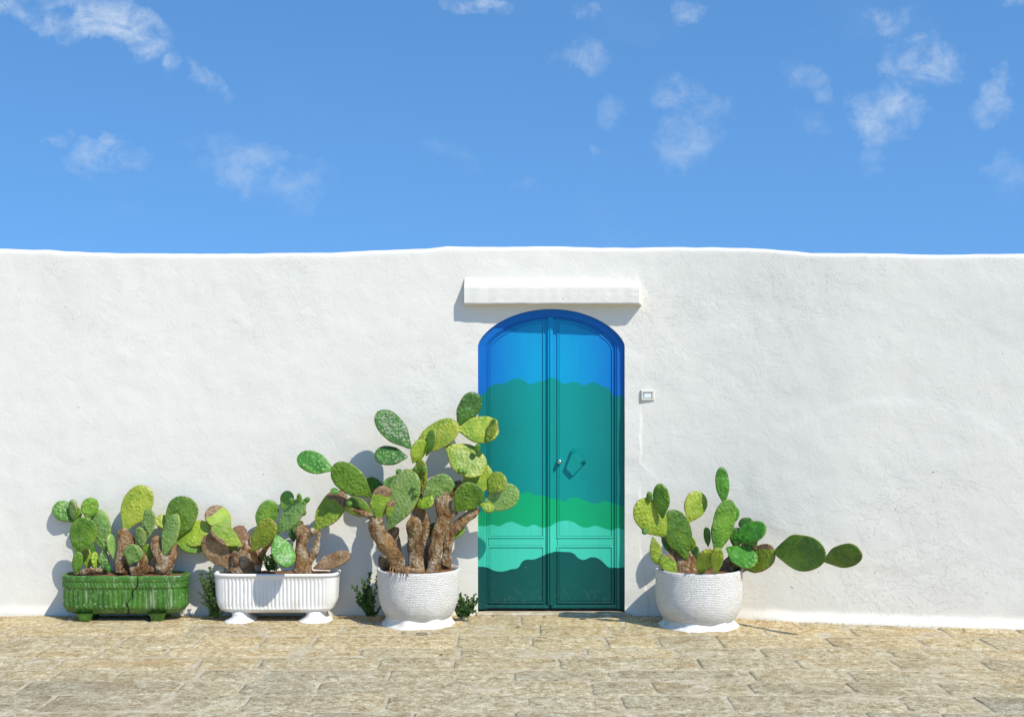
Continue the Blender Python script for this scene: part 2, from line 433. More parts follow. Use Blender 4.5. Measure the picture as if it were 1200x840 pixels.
def b_weave(t):
    uvn = t.uv(); p = t.pos()
    w = t.noise(p, 10, 4, .6)
    ad = t.n('ShaderNodeVectorMath', operation='ADD'); t.put(ad.inputs[0], uvn)
    ns = t.n('ShaderNodeTexNoise'); ns.inputs['Scale'].default_value = 28; t.put(ns.inputs['Vector'], p)
    sc = t.n('ShaderNodeVectorMath', operation='SCALE'); sc.inputs['Scale'].default_value = .016; t.l.new(ns.outputs['Color'], sc.inputs[0]); t.l.new(sc.outputs[0], ad.inputs[1])
    br = t.n('ShaderNodeTexBrick'); t.l.new(ad.outputs[0], br.inputs['Vector'])
    br.inputs['Color1'].default_value = (1, 1, 1, 1); br.inputs['Color2'].default_value = (.5, .5, .5, 1); br.inputs['Mortar'].default_value = (0, 0, 0, 1)
    br.inputs['Scale'].default_value = 1; br.inputs['Mortar Size'].default_value = .003; br.inputs['Mortar Smooth'].default_value = 1
    br.inputs['Brick Width'].default_value = .021; br.inputs['Row Height'].default_value = .0125
    f = t.noise(p, 60, 4, .7)
    c = t.ramp(w, [(.3, (.84, .80, .71, 1)), (.6, (.90, .875, .81, 1))])
    c = t.mix(t.m('MULTIPLY', t.step(f, .68, .75), .5), c, (.42, .35, .24, 1))
    x, y, z = t.sep(p)
    lowd = t.m('MULTIPLY', t.m('SUBTRACT', 1, t.step(t.m('ADD', z, t.m('MULTIPLY', w, .15)), .06, .22)), .45)
    c = t.mix(lowd, c, (.70, .64, .50, 1))
    bc = t.n('ShaderNodeSeparateColor'); t.l.new(br.outputs[0], bc.inputs[0])
    msk = t.step(uvv(t), .0, .02)
    return c, t.m('ADD', t.m('MULTIPLY', bc.outputs[0], .9), t.m('MULTIPLY', f, .9)), .008


def uvv(t):
    return t.sep(t.uv())[1]
M_WEAVE = material('white_woven_texture_pot', b_weave, .85, .2)
M_FRUIT = material('cactus_fruit_green', lambda t: (t.ramp(t.noise(t.pos(), 60, 3), [(.35, (.05, .15, .015, 1)), (.65, (.13, .26, .03, 1))]), t.noise(t.pos(), 120, 2), .003), .5, .35)
M_LEAF = material('weed_leaf', lambda t: (t.ramp(t.noise(t.pos(), 25, 3), [(.35, (.022, .065, .012, 1)), (.65, (.09, .18, .035, 1))]), None, 0), .55, .3)
M_TWIG = material('dry_twig', lambda t: (t.ramp(t.noise(t.pos(), 60, 3), [(.35, (.06, .035, .02, 1)), (.65, (.20, .12, .06, 1))]), None, 0), .9, .1)
M_DRY = material('dry_leaf', lambda t: (t.mix(t.rnd(), (.36, .17, .04, 1), (.20, .10, .04, 1)), None, 0), .8, .2)
M_LITTER = material('brown_litter', lambda t: (t.ramp(t.noise(t.pos(), 40, 3), [(.35, (.10, .04, .015, 1)), (.65, (.34, .20, .09, 1))]), None, 0), .9, .1)
M_CHROME = material('chrome', lambda t: ((.75, .75, .74, 1), t.noise(t.pos(), 200, 2), .0005), .22, .5, 1)
M_DARK = material('dark_metal', lambda t: ((.03, .03, .03, 1), None, 0), .5, .4, .6)
M_PLASTIC = material('aged_white_plastic', lambda t: (t.ramp(t.noise(t.pos(), 30, 4), [(.35, (.60, .58, .46, 1)), (.6, (.70, .68, .58, 1))]), None, 0), .5, .4)
M_BUTTON = material('white_button', lambda t: ((.74, .76, .80, 1), None, 0), .35, .4)


# painted waves of the door
Z5 = lambda x, y: (530 + x / 3.818, 320 + y / 3.818)
Z6 = lambda x, y: (530 + x / 3.818, 530 + y / 3.818)
B1 = [Z5(*p) for p in [(112, 542), (140, 540), (165, 510), (190, 497), (235, 493), (262, 478), (290, 472), (315, 478), (345, 495), (370, 492), (385, 485), (415, 480), (440, 466), (465, 474), (500, 496), (530, 488), (560, 488), (590, 502), (620, 490), (645, 490), (675, 508), (700, 515), (718, 543), (770, 543)]]
B2 = [Z6(*p) for p in [(112, 270), (180, 250), (240, 225), (295, 192), (338, 180), (370, 192), (410, 195), (440, 205), (480, 212), (505, 222), (525, 208), (570, 207), (600, 220), (640, 230), (690, 220), (730, 232), (770, 243)]]
B3 = [Z6(*p) for p in [(112, 330), (150, 330), (180, 326), (210, 332), (240, 318), (268, 313), (300, 325), (335, 335), (365, 325), (400, 338), (440, 330), (470, 315), (515, 307), (545, 315), (580, 335), (610, 338), (640, 330), (680, 342), (715, 350), (745, 340), (770, 350)]]
B4 = [Z6(*p) for p in [(112, 513), (150, 515), (190, 532), (225, 535), (265, 525), (295, 518), (315, 490), (335, 482), (360, 482), (400, 468), (440, 450), (500, 447), (545, 455), (565, 475), (590, 483), (620, 472), (650, 475), (675, 492), (700, 515), (730, 518), (770, 515)]]


def b_door(inner):
    def f(t):
        p = t.pos(); x, y, z = t.sep(p)
        X0 = (559 - 600) / PPM; X1 = (733 - 600) / PPM; ZB = 0.0; ZT = 2.4
        xn = t.m('DIVIDE', t.m('SUBTRACT', x, X0), X1 - X0, clamp=True)
        wob = t.m('MULTIPLY', t.m('SUBTRACT', t.noise(p, 120, 2), .5), .004)
        def mask(B):
            fc = t.n('ShaderNodeFloatCurve'); cv = fc.mapping.curves[0]
            pts = [(((px - 600) / PPM - X0) / (X1 - X0), ((720 - py) / PPM) / ZT) for px, py in B]
            while len(cv.points) < len(pts): cv.points.new(.5, .5)
            for cp, (a, b) in zip(cv.points, pts): cp.location = (a, b)
            fc.mapping.update(); t.put(fc.inputs['Value'], xn)
            hgt = t.m('MULTIPLY', fc.outputs[0], ZT)
            return t.step(t.m('ADD', t.m('SUBTRACT', hgt, z), wob), -.0015, .0015)    # 1 below the curve
        # sprayed fade: lighter in the middle of the door
        xc = t.m('ABSOLUTE', t.m('SUBTRACT', x, (646 - 600) / PPM))
        k = t.step(t.m('ADD', xc, t.m('MULTIPLY', t.noise(p, 2.5, 3), .15)), .62, .16)
        blue = t.mix(k, lin(4, 112, 192), lin(2, 158, 205))
        blue = t.mix(t.m('MULTIPLY', t.step(z, 1.85, 2.3), .25), blue, lin(20, 120, 200))
        if not inner: blue = lin(8, 106, 190)
        teal = t.mix(k, lin(1, 120, 114), lin(1, 150, 142))
        green = t.mix(k, lin(1, 150, 98), lin(2, 174, 112))
        aqua = t.mix(k, lin(58, 192, 160), lin(72, 210, 178))
        deep = t.mix(k, lin(2, 70, 64), lin(4, 88, 78))
        c = t.mix(mask(B1), blue, teal); c = t.mix(mask(B2), c, green); c = t.mix(mask(B3), c, aqua); c = t.mix(mask(B4), c, deep)
        # worn paint and street dust low down, chips
        n = t.noise(p, 40, 6, .7); lo = t.m('SUBTRACT', 1, t.step(z, .05, .32))
        c = t.mix(t.m('MULTIPLY', t.m('MULTIPLY', t.step(n, .5, .75), lo), .13), c, (.50, .46, .36, 1))
        c = t.mix(t.m('MULTIPLY', t.step(t.noise(p, 24, 3), .78, .80), .6), c, (.62, .68, .66, 1))
        c = t.mix(t.m('MULTIPLY', t.noise(t.scale(p, (1, 1, .12)), 30, 5, .7), .22), c, (.02, .06, .08, 1))
        return c, t.m('ADD', t.noise(p, 6, 3), t.m('ADD', t.m('MULTIPLY', n, .12), t.m('MULTIPLY', t.noise(t.scale(p, (1, 1, .08)), 60, 4, .7), .3))), .0022
    return f
M_DOOR = material('door_mural_paint', b_door(True), .5, .22)
M_DFRAME = material('door_frame_mural_paint', b_door(False), .5, .22)

# ------------------------------------------------------------------ ground, street and slabs
def grid(name, xs, ys, zf, mat, kind='structure'):
    V = [(x, y, zf(x, y)) for y in ys for x in xs]; n = len(xs)
    Fc = [(j * n + i, j * n + i + 1, (j + 1) * n + i + 1, (j + 1) * n + i) for j in range(len(ys) - 1) for i in range(n - 1)]
    return tag(mesh_obj(name, V, Fc, mat), kind=kind)
grid('ground', [-600, -200, -60, -20, 0, 20, 60, 200, 600], [-600, -200, -60, -20, 0, 20, 60, 200, 600], lambda x, y: -.16, M_JOINT)
street = grid('street', [-14 + i * .1 for i in range(281)], [-15 + j * .25 for j in range(44)] + [-4.2 + j * .1 for j in range(43)] + [.2],
              lambda x, y: gz(x) - .0036 + .0065 * nz(x * 3.3, y * 3.3) + .003 * nz(x * 9, y * 9), M_JOINT)

rows = [-.035, -.43, -.80, -1.20, -1.50, -1.86, -2.16, -2.50, -2.86, -3.22, -3.60, -3.98]
rnd = random.Random(11)
nslab = 0
for ri in range(len(rows) - 1):
    y1, y0 = rows[ri], rows[ri + 1]
    x = -5.3 + rnd.uniform(-.3, 0)
    skew = .0
    while x < 5.4:
        w = rnd.choice([.36, .42, .5, .58, .62, .72, .9]) * rnd.uniform(.92, 1.08)
        xa, xb = x, x + w; x = xb
        def wav(xx, yy): return .035 * nz(xx * 1.3, yy * 7 + 3) + .012 * nz(xx * 5, yy * 3)
        g_ = .006
        cor = [(xa + g_ + rnd.uniform(0, .006), y0 + g_ + wav(xa, y0)), (xb - g_, y0 + g_ + wav(xb, y0)), (xb - g_ - rnd.uniform(0, .006), y1 - g_ + wav(xb, y1)), (xa + g_, y1 - g_ + wav(xa, y1))]
        out = []
        for k in range(4):
            a = Vector(cor[k]); b = Vector(cor[(k + 1) % 4]); pr = Vector(cor[k - 1])
            rr = rnd.uniform(.01, .07)
            out.append(a + (pr - a).normalized() * rr); out.append(a + (b - a).normalized() * rr)
            m_ = a.lerp(b, rnd.uniform(.35, .65)); nrm_ = Vector((-(b - a).y, (b - a).x)).normalized()
            out.append(m_ + nrm_ * rnd.uniform(-.002, .009))
        cen = sum(out, Vector((0, 0))) / len(out)
        top = rnd.uniform(-.0015, .002); tx = rnd.uniform(-.003, .003); ty = rnd.uniform(-.003, .003)
        V = []
        for ins, dzz in ((.024, 0), (.004, -.0032), (0, -.03)):
            for q in out:
                dd = (cen - q).normalized() * ins; q2 = q + dd
                zz = gz(q2.x) + top + dzz + (tx * (q2.x - cen.x) + ty * (q2.y - cen.y)) * 2
                V.append((q2.x - cen.x, q2.y - cen.y, zz))
        n = len(out); Fc = [tuple(range(n))]
        for lv in range(2):
            for j in range(n): Fc.append((lv * n + j, (lv + 1) * n + j, (lv + 1) * n + (j + 1) % n, lv * n + (j + 1) % n))
        mesh_obj('paving_stone', V, Fc, M_STONE, street, loc=(cen.x, cen.y, 0)); nslab += 1

# ------------------------------------------------------------------ wall
TOP = [(-900, 292), (-300, 289), (0, 291), (60, 293), (110, 296), (200, 297), (300, 296.5), (380, 295.5), (460, 293), (500, 291), (525, 288.3), (640, 289), (740, 290), (800, 289), (860, 289.5), (900, 291.5), (950, 295.5), (1000, 297), (1100, 298), (1200, 297), (1500, 293), (2100, 291)]


def interp(T, x):
    for (a, b), (c, d_) in zip(T, T[1:]):
        if x <= c: return b + (d_ - b) * (x - a) / (c - a)
    return T[-1][1]
DX0, DX1, DXC = (560 - 600) / PPM, (732 - 600) / PPM, (646 - 600) / PPM
HW = (DX1 - DX0) / 2; SPR = (720 - 406) / PPM; RISE = (406 - 362) / PPM
RS = (HW * HW + RISE * RISE) / (2 * RISE)


def arch(x, inset=0.0):
    """height of the arch soffit at x, drawn in by inset"""
    hw = HW - inset; q = min(1, abs(x - DXC) / hw)
    e = RISE * math.sqrt(max(0, 1 - q * q)); c = math.sqrt(max(0, RS * RS - (q * HW) ** 2)) - (RS - RISE)
    return SPR + (.55 * e + .45 * c)


def offpath(d, zb=0.0, n=60):
    """the outline of the opening drawn in evenly by d"""
    P = [Vector((DX0, zb)), Vector((DX0, SPR * .5)), Vector((DX0, SPR - .02))] + [Vector((x, arch(x))) for x in [DXC - HW * math.cos(math.pi * i / n) for i in range(n + 1)]] + [Vector((DX1, SPR - .02)), Vector((DX1, SPR * .5)), Vector((DX1, zb))]
    out = []
    for i, p in enumerate(P):
        a = P[max(0, i - 1)]; b = P[min(len(P) - 1, i + 1)]; t1 = (p - a) if i else (b - p); t2 = (b - p) if i < len(P) - 1 else t1
        t1 = t1.normalized(); t2 = t2.normalized(); nn = (Vector((t1.y, -t1.x)) + Vector((t2.y, -t2.x))).normalized()
        q = p + nn * d / max(.6, nn.dot(Vector((t1.y, -t1.x))))
        if out and i > 3 and (q - out[-1]).dot(b - a) <= 0: continue
        out.append(q)
    return [(q.x, q.y) for q in out]
_off = {}


def aoff(x, d):
    if d not in _off: _off[d] = [q for q in offpath(d) if q[1] > SPR * .6]
    T = _off[d]
    for (a, b), (c, e) in zip(T, T[1:]):
        if a - 1e-6 <= x <= c + 1e-6 and c > a + 1e-6: return b + (e - b) * (x - a) / (c - a)
    return SPR - .03


def wtop(x):
    w = wallfront(x); s = (D - w) / D; px = 600 + x * PPM / s
    return CH + (440 - interp(TOP, px)) / PPM * s + .008 * nz(x * 1.7, 5) + .004 * nz(x * 7, 9)


def relief(x, z):
    h = wallfront(x) + .007 * nz(x * .9 + z * .35 + .3, z * .6 - x * .2 + .4, 3.37) + .0035 * nz(x * 3.1 + z + .4, z * 3.1 - x * .7, 8.41) + .0022 * nz(x * 9 + z * 2, z * 9 - x * 3, 1.63)
    # thicker coat round the door, its ragged edge a step
    ex = (752 - 600) / PPM + .07 * nz(z * 1.9, 1.5) + .03 * nz(z * 7, 4)
    h += .006 * smooth(-.25, .2, nz(z * 3.3, 7.7)) * smooth(ex - .7, ex - .02, x) * (1 - smooth(ex - .006, ex + .014, x)) * (1 - smooth(2.45, 2.6, z))
    # smooth round repair to the right
    rr = math.hypot((x - 2.75) / 1.0, (z - 1.0) / .62) + .06 * nz(x * 3, z * 3, 6)
    h += .0035 * (1 - smooth(.94, 1.03, rr))
    # foot of the wall
    b0 = gz(x)
    amp = .012 + .04 * smooth(1.6, 2.0, x) + .01 * smooth(-2, -3.5, x)
    zf = z - b0
    h += amp * (1 - smooth(.0, .075, zf + .01 * nz(x * 6, 2)))
    ed = min(abs(x - DX0), abs(x - DX1))
    return h


def wall_grid():
    V = []; Fc = []
    def cols(xs, zlo):
        base = len(V); nr = None
        for x in xs:
            z0 = zlo(x); z1 = wtop(x); R_ = .035
            zs = [z0 + (z1 - R_ - z0) * t for t in tvals]
            col = [(x, -relief(x, z), z) for z in zs]
            yf = -relief(x, z1 - R_)
            for k in range(1, 6):
                a = math.pi / 2 * k / 5
                col.append((x, yf + R_ * (1 - math.cos(a)), z1 - R_ + R_ * math.sin(a)))
            col += [(x, .22 - wallfront(x) * .5, z1 + .006 * nz(x * 4, 3)), (x, .42, z1), (x, .45, z1 - .03), (x, .45, -.3)]
            nr = len(col); V.extend(col)
        for i in range(len(xs) - 1):
            for j in range(nr - 1):
                a = base + i * nr + j; Fc.append((a, a + nr, a + nr + 1, a + 1))
    NZ = 120
    tvals = [0, .004, .008, .012, .017, .022, .028, .035] + [.035 + (1 - .035) * i / NZ for i in range(1, NZ + 1)]
    def span(a, b, st): n = max(1, int(round((b - a) / st))); return [a + (b - a) * i / n for i in range(n + 1)]
    lo = lambda x: gz(x) - .03
    cols(span(-9, -5, .1)[:-1] + span(-5, DX0, .024), lo)
    ex = (752 - 600) / PPM
    cols(span(DX1, ex - .08, .02)[:-1] + span(ex - .08, ex + .09, .006)[:-1] + span(ex + .09, 5, .024)[:-1] + span(5, 9, .1), lo)
    dxs = [DXC - HW * math.cos(math.pi * i / 60) for i in range(61)]
    cols(dxs, lambda x: arch(x))
    # reveal
    path = [(DX0, lo(DX0) + (SPR - lo(DX0)) * i / 40) for i in range(41)] + [(x, arch(x)) for x in dxs[1:-1]] + [(DX1, SPR - (SPR - lo(DX1)) * i / 40) for i in range(41)]
    b = len(V)
    for (x, z) in path: V.append((x, -relief(x, z), z)); V.append((x, .008, z)); V.append((x, .30, z))
    for i in range(len(path) - 1):
        a = b + 3 * i; Fc.append((a, a + 1, a + 4, a + 3)); Fc.append((a + 1, a + 2, a + 5, a + 4))
    return V, Fc
V, Fc = wall_grid()
wall = mesh_obj('wall', V, Fc, M_PLASTER)
tag(wall, 'long whitewashed plaster wall with wavy top and arched opening', 'wall')
# the ledge over the door: a plaster bar with a sloping fillet of plaster above and at its right end
def ledge():
    x0, x1 = (544.5 - 600) / PPM, (747.5 - 600) / PPM; zt = (720 - 337) / PPM; zb = (720 - 357.5) / PPM
    xs = [x0 + (x1 - x0) * i / 80 for i in range(81)]
    V = []; Fc = []
    prof_n = None
    def col(x, k):
        w = .003 * nz(x * 8, 1) ; dpt = .084 + .030 * (x - x0) / (x1 - x0) + .003 * nz(x * 14, 3)
        pr = [(.01, zt + .075 + w * 3), (-.010, zt + .066 + w * 2), (-.030, zt + .036 + w), (-dpt + .018, zt + .008 + w), (-dpt + .004, zt + .001 + w), (-dpt, zt - .008 + w),
              (-dpt - .001, (zt + zb) / 2), (-dpt, zb + .012 + w), (-dpt + .006, zb + .003 + w), (-dpt + .016, zb + w), (.01, zb + .004)]
        return [(x, -.0 + y * k if False else y, z) for y, z in pr]
    for x in xs: c = col(x, 1); prof_n = len(c); V.extend(c)
    # right end fillet
    last = col(x1, 1)
    V.extend([(x1 + .008, y * .93 + .002, z) for (_, y, z) in last]); V.extend([(x1 + .022, min(.01, y * .45), z - .004) for (_, y, z) in last]); V.extend([(x1 + .03, .012, z - .006) for (_, y, z) in last])
    nx = len(xs) + 3
    for i in range(nx - 1):
        for j in range(prof_n - 1):
            a = i * prof_n + j; Fc.append((a, a + 1, a + prof_n + 1, a + prof_n))
    Fc.append(tuple(range(prof_n)))
    return mesh_obj('ledge', V, Fc, M_PLASTER, wall, smoothf=False)
ledge()
# sill of the door
threshold = box('threshold', DX0 - .012, DX1 + .045, -.06, .06, -.02, .020, M_JOINT, bev=.008)
tag(threshold, 'low worn limestone threshold running under the arched door', 'threshold')

# ------------------------------------------------------------------ door
YF = .032
door = thing('door', 'arched double door painted in blue, teal, green and aqua waves', 'door', (DXC, YF, .022))
DO = Vector((DXC, YF, .022))
ZB = (720 - 714) / PPM
Xp = lambda px: (px - 600) / PPM
Zp = lambda py: (720 - py) / PPM


def slab(name, xs, zlo, zhi, y0, y1, mat, parent, bev=.002):
    """board between two height functions over xs, y0 front"""
    V = []; Fc = []; n = len(xs)
    for x in xs:
        a = zlo(x); b = zhi(x); V += [Vector(p) - DO for p in ((x, y0, a), (x, y0, b), (x, y1, b), (x, y1, a))]
    for i in range(n - 1):
        k = 4 * i
        for a, b in ((0, 1), (1, 2), (2, 3), (3, 0)): Fc.append((k + a, k + b, k + 4 + b, k + 4 + a))
    Fc.append((3, 2, 1, 0)); k = 4 * (n - 1); Fc.append((k, k + 1, k + 2, k + 3))
    return mesh_obj(name, V, Fc, mat, parent, smoothf=False)


def ringpath(pts, w, y0, y1, name, mat, parent, closed=True, round_=True):
    """moulding of width w that runs along pts (x,z); rounded section standing from y1 out to y0"""
    n = len(pts); V = []; Fc = []
    prof = [(-.5, 0), (-.42, .75), (-.15, 1), (.15, 1), (.42, .75), (.5, 0)] if round_ else [(-.5, 0), (-.5, .9), (-.42, 1), (.42, 1), (.5, .9), (.5, 0)]
    for i, p in enumerate(pts):
        a = Vector(pts[(i - 1) % n] if closed or i else pts[i]); b = Vector(pts[(i + 1) % n] if closed or i < n - 1 else pts[i]); c = Vector(p)
        t1 = (c - a).normalized() if (c - a).length > 1e-6 else (b - c).normalized(); t2 = (b - c).normalized() if (b - c).length > 1e-6 else t1
        nn = Vector((-t1.y, t1.x)) + Vector((-t2.y, t2.x)); nn.normalize()
        k = 1 / max(.5, nn.dot(Vector((-t1.y, t1.x))))
        for s, h in prof:
            q = c + nn * s * w * k; V.append(Vector((q.x, y1 + (y0 - y1) * h, q.y)) - DO)
    m = len(prof)
    for i in range(n if closed else n - 1):
        for j in range(m - 1):
            a = i * m + j; b = ((i + 1) % n) * m + j; Fc.append((a, b, b + 1, a + 1))
    return mesh_obj(name, V, Fc, mat, parent, smoothf=False)


def arc_pts(xa, xb, inset, n=24): return [(xa + (xb - xa) * i / n, aoff(xa + (xb - xa) * i / n, inset)) for i in range(n + 1)]
# outer frame: a band round the arch, a bead along its inner edge
ringpath(offpath(.020, ZB), .080, YF - .009, YF + .03, 'frame', M_DFRAME, door, closed=False, round_=False)
ringpath(offpath(.066, ZB), .017, YF - .003, YF + .02, 'moulding', M_DFRAME, door, closed=False)


def make_leaf(xa, xb, hinge_left):
    n = 26; xs = [xa + (xb - xa) * i / n for i in range(n + 1)]
    leaf = slab('leaf', xs, lambda x: ZB + .004, lambda x: aoff(x, .03), YF + .010, YF + .045, M_DOOR, door)
    # panels: two per leaf
    pl = Xp(572.5) if hinge_left else Xp(653.8); pr = Xp(637.0) if hinge_left else Xp(718.0)
    zr0, zr1 = Zp(530 + 425 / 3.818), Zp(530 + 383 / 3.818); zb = Zp(530 + 676 / 3.818)
    # moulding rings stand round each panel, the panel face itself a little back
    up = [(pl, zr1)] + [(pr, zr1)] + arc_pts(pr, pl, .092, 24)
    dn = [(pl, zb), (pr, zb), (pr, zr0), (pl, zr0)]
    for path in (up, dn):
        q = path[::-1]
        ringpath(path, .013, YF + .0015, YF + .012, 'moulding', M_DOOR, leaf)
    inx = [pl + .012 + (pr - pl - .024) * i / 20 for i in range(21)]
    slab('panel', inx, lambda x: zr1 + .012, lambda x: aoff(x, .092) - .012, YF + .006, YF + .02, M_DOOR, leaf)
    slab('panel', inx, lambda x: zb + .012, lambda x: zr0 - .012, YF + .006, YF + .02, M_DOOR, leaf)
    slab('rail', [pl, pr], lambda x: zr0 + .011, lambda x: zr1 - .011, YF + .005, YF + .02, M_DOOR, leaf)
    box('bottom_rail', xa + .004, xb - .004, YF - .004, YF + .012, ZB + .004, ZB + .028, M_DOOR, leaf, .003, DO)
    return leaf
CX = Xp(645.2)
leafL = make_leaf(DX0 + .035, CX - .0015, True)
leafR = make_leaf(CX + .0015, DX1 - .035, False)
leafL['label'] = 'left leaf'; leafR['label'] = 'right leaf with the handle and lock'
slab('cover_strip', [CX - .019, CX + .019], lambda x: ZB + .03, lambda x: aoff(x, .06), YF - .010, YF + .012, M_DOOR, leafR)
ringpath([(CX, ZB + .03), (CX, aoff(CX, .065))], .011, YF - .018, YF - .0095, 'moulding', M_DOOR, leafR, closed=False)
# bow handle: a flat strip bent outwards
hA = Vector((Xp(670.3), YF, Zp(527.5))); hB = Vector((Xp(685), YF, Zp(544)))
ax = (hB - hA); wv = Vector((ax.z, 0, -ax.x)).normalized() * .016
hp = []
for i in range(25):
    t = i / 24; dep = .078 * min(1, min(t, 1 - t) / .22)
    hp.append(hA + ax * t + Vector((0, -dep - .0 + .004, 0)))
V = []; Fc = []
for i, p in enumerate(hp):
    t = (hp[min(i + 1, 24)] - hp[max(i - 1, 0)]).normalized(); nn = t.cross(wv).normalized() * .0025
    for q in (p - wv - nn, p + wv - nn, p + wv + nn, p - wv + nn): V.append(q - DO)
for i in range(24):
    for a, b in ((0, 1), (1, 2), (2, 3), (3, 0)): Fc.append((4 * i + a, 4 * i + b, 4 * i + 4 + b, 4 * i + 4 + a))
mesh_obj('handle', V, Fc, M_DOOR, leafR, smoothf=False)


def disc_stack(name, c, prof, mat, parent, seg=20):
    rings = [[Vector((c.x + r * math.cos(2 * math.pi * j / seg), c.y - h, c.z + r * math.sin(2 * math.pi * j / seg))) - DO for j in range(seg)] for r, h in prof]
    V, Fc, UV = ringloft(rings, True, True); return mesh_obj(name, V, Fc, mat, parent, UV)
lk = Vector((Xp(655.6), YF, Zp(541)))
disc_stack('lock', lk, [(.019, -.01), (.019, .006), (.017, .012), (.014, .030), (.010, .034), (.004, .0345)], M_CHROME, leafR)
disc_stack('keyhole', lk, [(.0052, .030), (.0052, .0358), (.003, .0362)], M_DARK, leafR, 10)

# ------------------------------------------------------------------ bell box
bl = at(758.5, 463, 0)
bell = thing('doorbell', 'small square doorbell on the wall right of the door', 'doorbell', bl)
w2, h2 = .052, .040
V = []; Fc = []
rects = [(w2, h2, .015), (w2, h2, -.030), (w2 - .006, h2 - .006, -.040), (.034, .024, -.040), (.032, .022, -.024)]
for a, b, y in rects: V += [(-a, y, -b), (a, y, -b), (a, y, b), (-a, y, b)]
for i in range(len(rects) - 1):
    for j in range(4): a = 4 * i + j; b = 4 * i + (j + 1) % 4; Fc.append((a, b, b + 4, a + 4))
k = 4 * (len(rects) - 1); Fc.append((k, k + 1, k + 2, k + 3))
mesh_obj('casing', V, Fc, M_PLASTIC, bell, smoothf=False)
box('button', -.028, .028, -.034, -.022, -.018, .018, M_BUTTON, bell, .002)

# ------------------------------------------------------------------ planters
def superring(a, b, n, cx, cy, z, N=420, mod=None):
    out = []
    for j in range(N):
        th = 2 * math.pi * j / N - math.pi / 2
        c, s = math.cos(th), math.sin(th)
        # even spacing along the rounded rectangle
        k = (abs(c / a) ** n + abs(s / b) ** n) ** (-1 / n)
        out.append((c * k, s * k))
    # resample evenly
    L = [0]
    for i in range(N):
        p, q = out[i], out[(i + 1) % N]; L.append(L[-1] + math.hypot(q[0] - p[0], q[1] - p[1]))
    tot = L[-1]; res = []; i = 0
    for k in range(N):
        t = tot * k / N
        while L[i + 1] < t: i += 1
        f = (t - L[i]) / (L[i + 1] - L[i]); p, q = out[i], out[(i + 1) % N]
        x, y = p[0] + (q[0] - p[0]) * f, p[1] + (q[1] - p[1]) * f
        res.append(Vector((x, y, z)))
    if mod:
        r2 = []
        for k, p in enumerate(res):
            d_ = mod(p.x, p.y, z, tot * k / N); nn = Vector((p.x / a ** 2, p.y / b ** 2, 0))
            pn = res[(k + 1) % N] - res[k - 1]; nn = Vector((pn.y, -pn.x, 0)).normalized()
            r2.append(p + nn * d_)
        res = r2
    return [p + Vector((cx, cy, 0)) for p in res]


def planter_root(name, label, px, d, cat='planter'):
    x = at(px, 700, d).x
    return thing(name, label, cat, (x, -d, gz(x)))
S0 = Vector((0, 0, 0))
# --- green glazed trough
gp = planter_root('green_planter', 'fluted green glazed ceramic trough with a crack down its front', 148, .165)
GA, GB_, GH = .462, .142, .335
crx = [(.12, .335), (.115, .25), (.075, .21), (.085, .18), (.035, .13), (.05, .1), (.04, .04)]
def crackx(z):
    for (xa, za), (xb, zb_) in zip(crx, crx[1:]):
        if z >= zb_: return xa + (xb - xa) * (za - z) / (za - zb_)
    return crx[-1][0]
def gmod(x, y, z, s):
    d_ = 0
    if .085 < z < .235: k = smooth(.085, .105, z) * (1 - smooth(.225, .235, z)); d_ += .0045 * k * (abs(math.sin(math.pi * s / .037)) * 2 - 1)
    if .245 < z < .287: d_ += .0035 * (abs(math.sin(math.pi * s / .026 + (z - .245) * 40)) * 2 - 1)
    if y < 0:
        w = abs(x - crackx(z) - .003 * nz(z * 60, 2)); d_ -= .014 * (1 - smooth(.003, .010, w))
    return d_
prof = [(.045, -.12), (.045, -.085), (.052, -.055), (.068, -.032), (.09, -.018), (.10, -.012)] + [(.10 + i * .0125, -.010) for i in range(1, 12)] + \
       [(.243, -.008), (.246, -.005), (.255, -.004), (.265, -.004), (.275, -.004), (.285, -.004), (.290, -.004), (.294, .000), (.300, .001), (.318, .003), (.330, .003), (.335, -.002), (.336, -.010), (.333, -.020), (.30, -.024), (.27, -.026)]
rings = [superring(GA + o, GB_ + o, 3.6, 0, 0, z, 420, gmod) for z, o in prof]
V, Fc, UV = ringloft(rings, True, False)
crk = [0.0] * len(V)
for i, v_ in enumerate(V):
    if v_.y < 0 and abs(v_.x - crackx(v_.z) - .003 * nz(v_.z * 60, 2)) < .0042: crk[i] = 1.0
mesh_obj('trough', V, Fc, M_GLAZE, gp, UV, attrs={'crack': crk})
for sx in (-.275, .255):
    for sy in (-1, 1):
        rr = [superring(a, b, 5, sx, sy * .085, z, 24) for z, a, b in ((0, .040, .026), (.006, .043, .03), (.03, .05, .036), (.052, .062, .045), (.062, .066, .05))]
        V, Fc, UV = ringloft(rr, True, False); mesh_obj('foot', V, Fc, M_GLAZE, gp, UV, attrs={'crack': [0.0] * len(V)})


def soil_sheet(a, b, z, parent, n=3.6, amp=.015, seedv=0):
    rings = []
    for f_ in (1, .85, .65, .45, .25, .08):
        rings.append([Vector((p.x, p.y, z + amp * (1 - f_ * f_) + amp * 1.2 * nz(p.x * 14 + seedv, p.y * 14))) for p in superring(a * f_, b * f_, n, 0, 0, 0, 60)])
    V, Fc, UV = ringloft(rings, False, True); return mesh_obj('soil', V, Fc, M_SOIL, parent, UV)
soil_sheet(GA - .024, GB_ - .024, .316, gp)

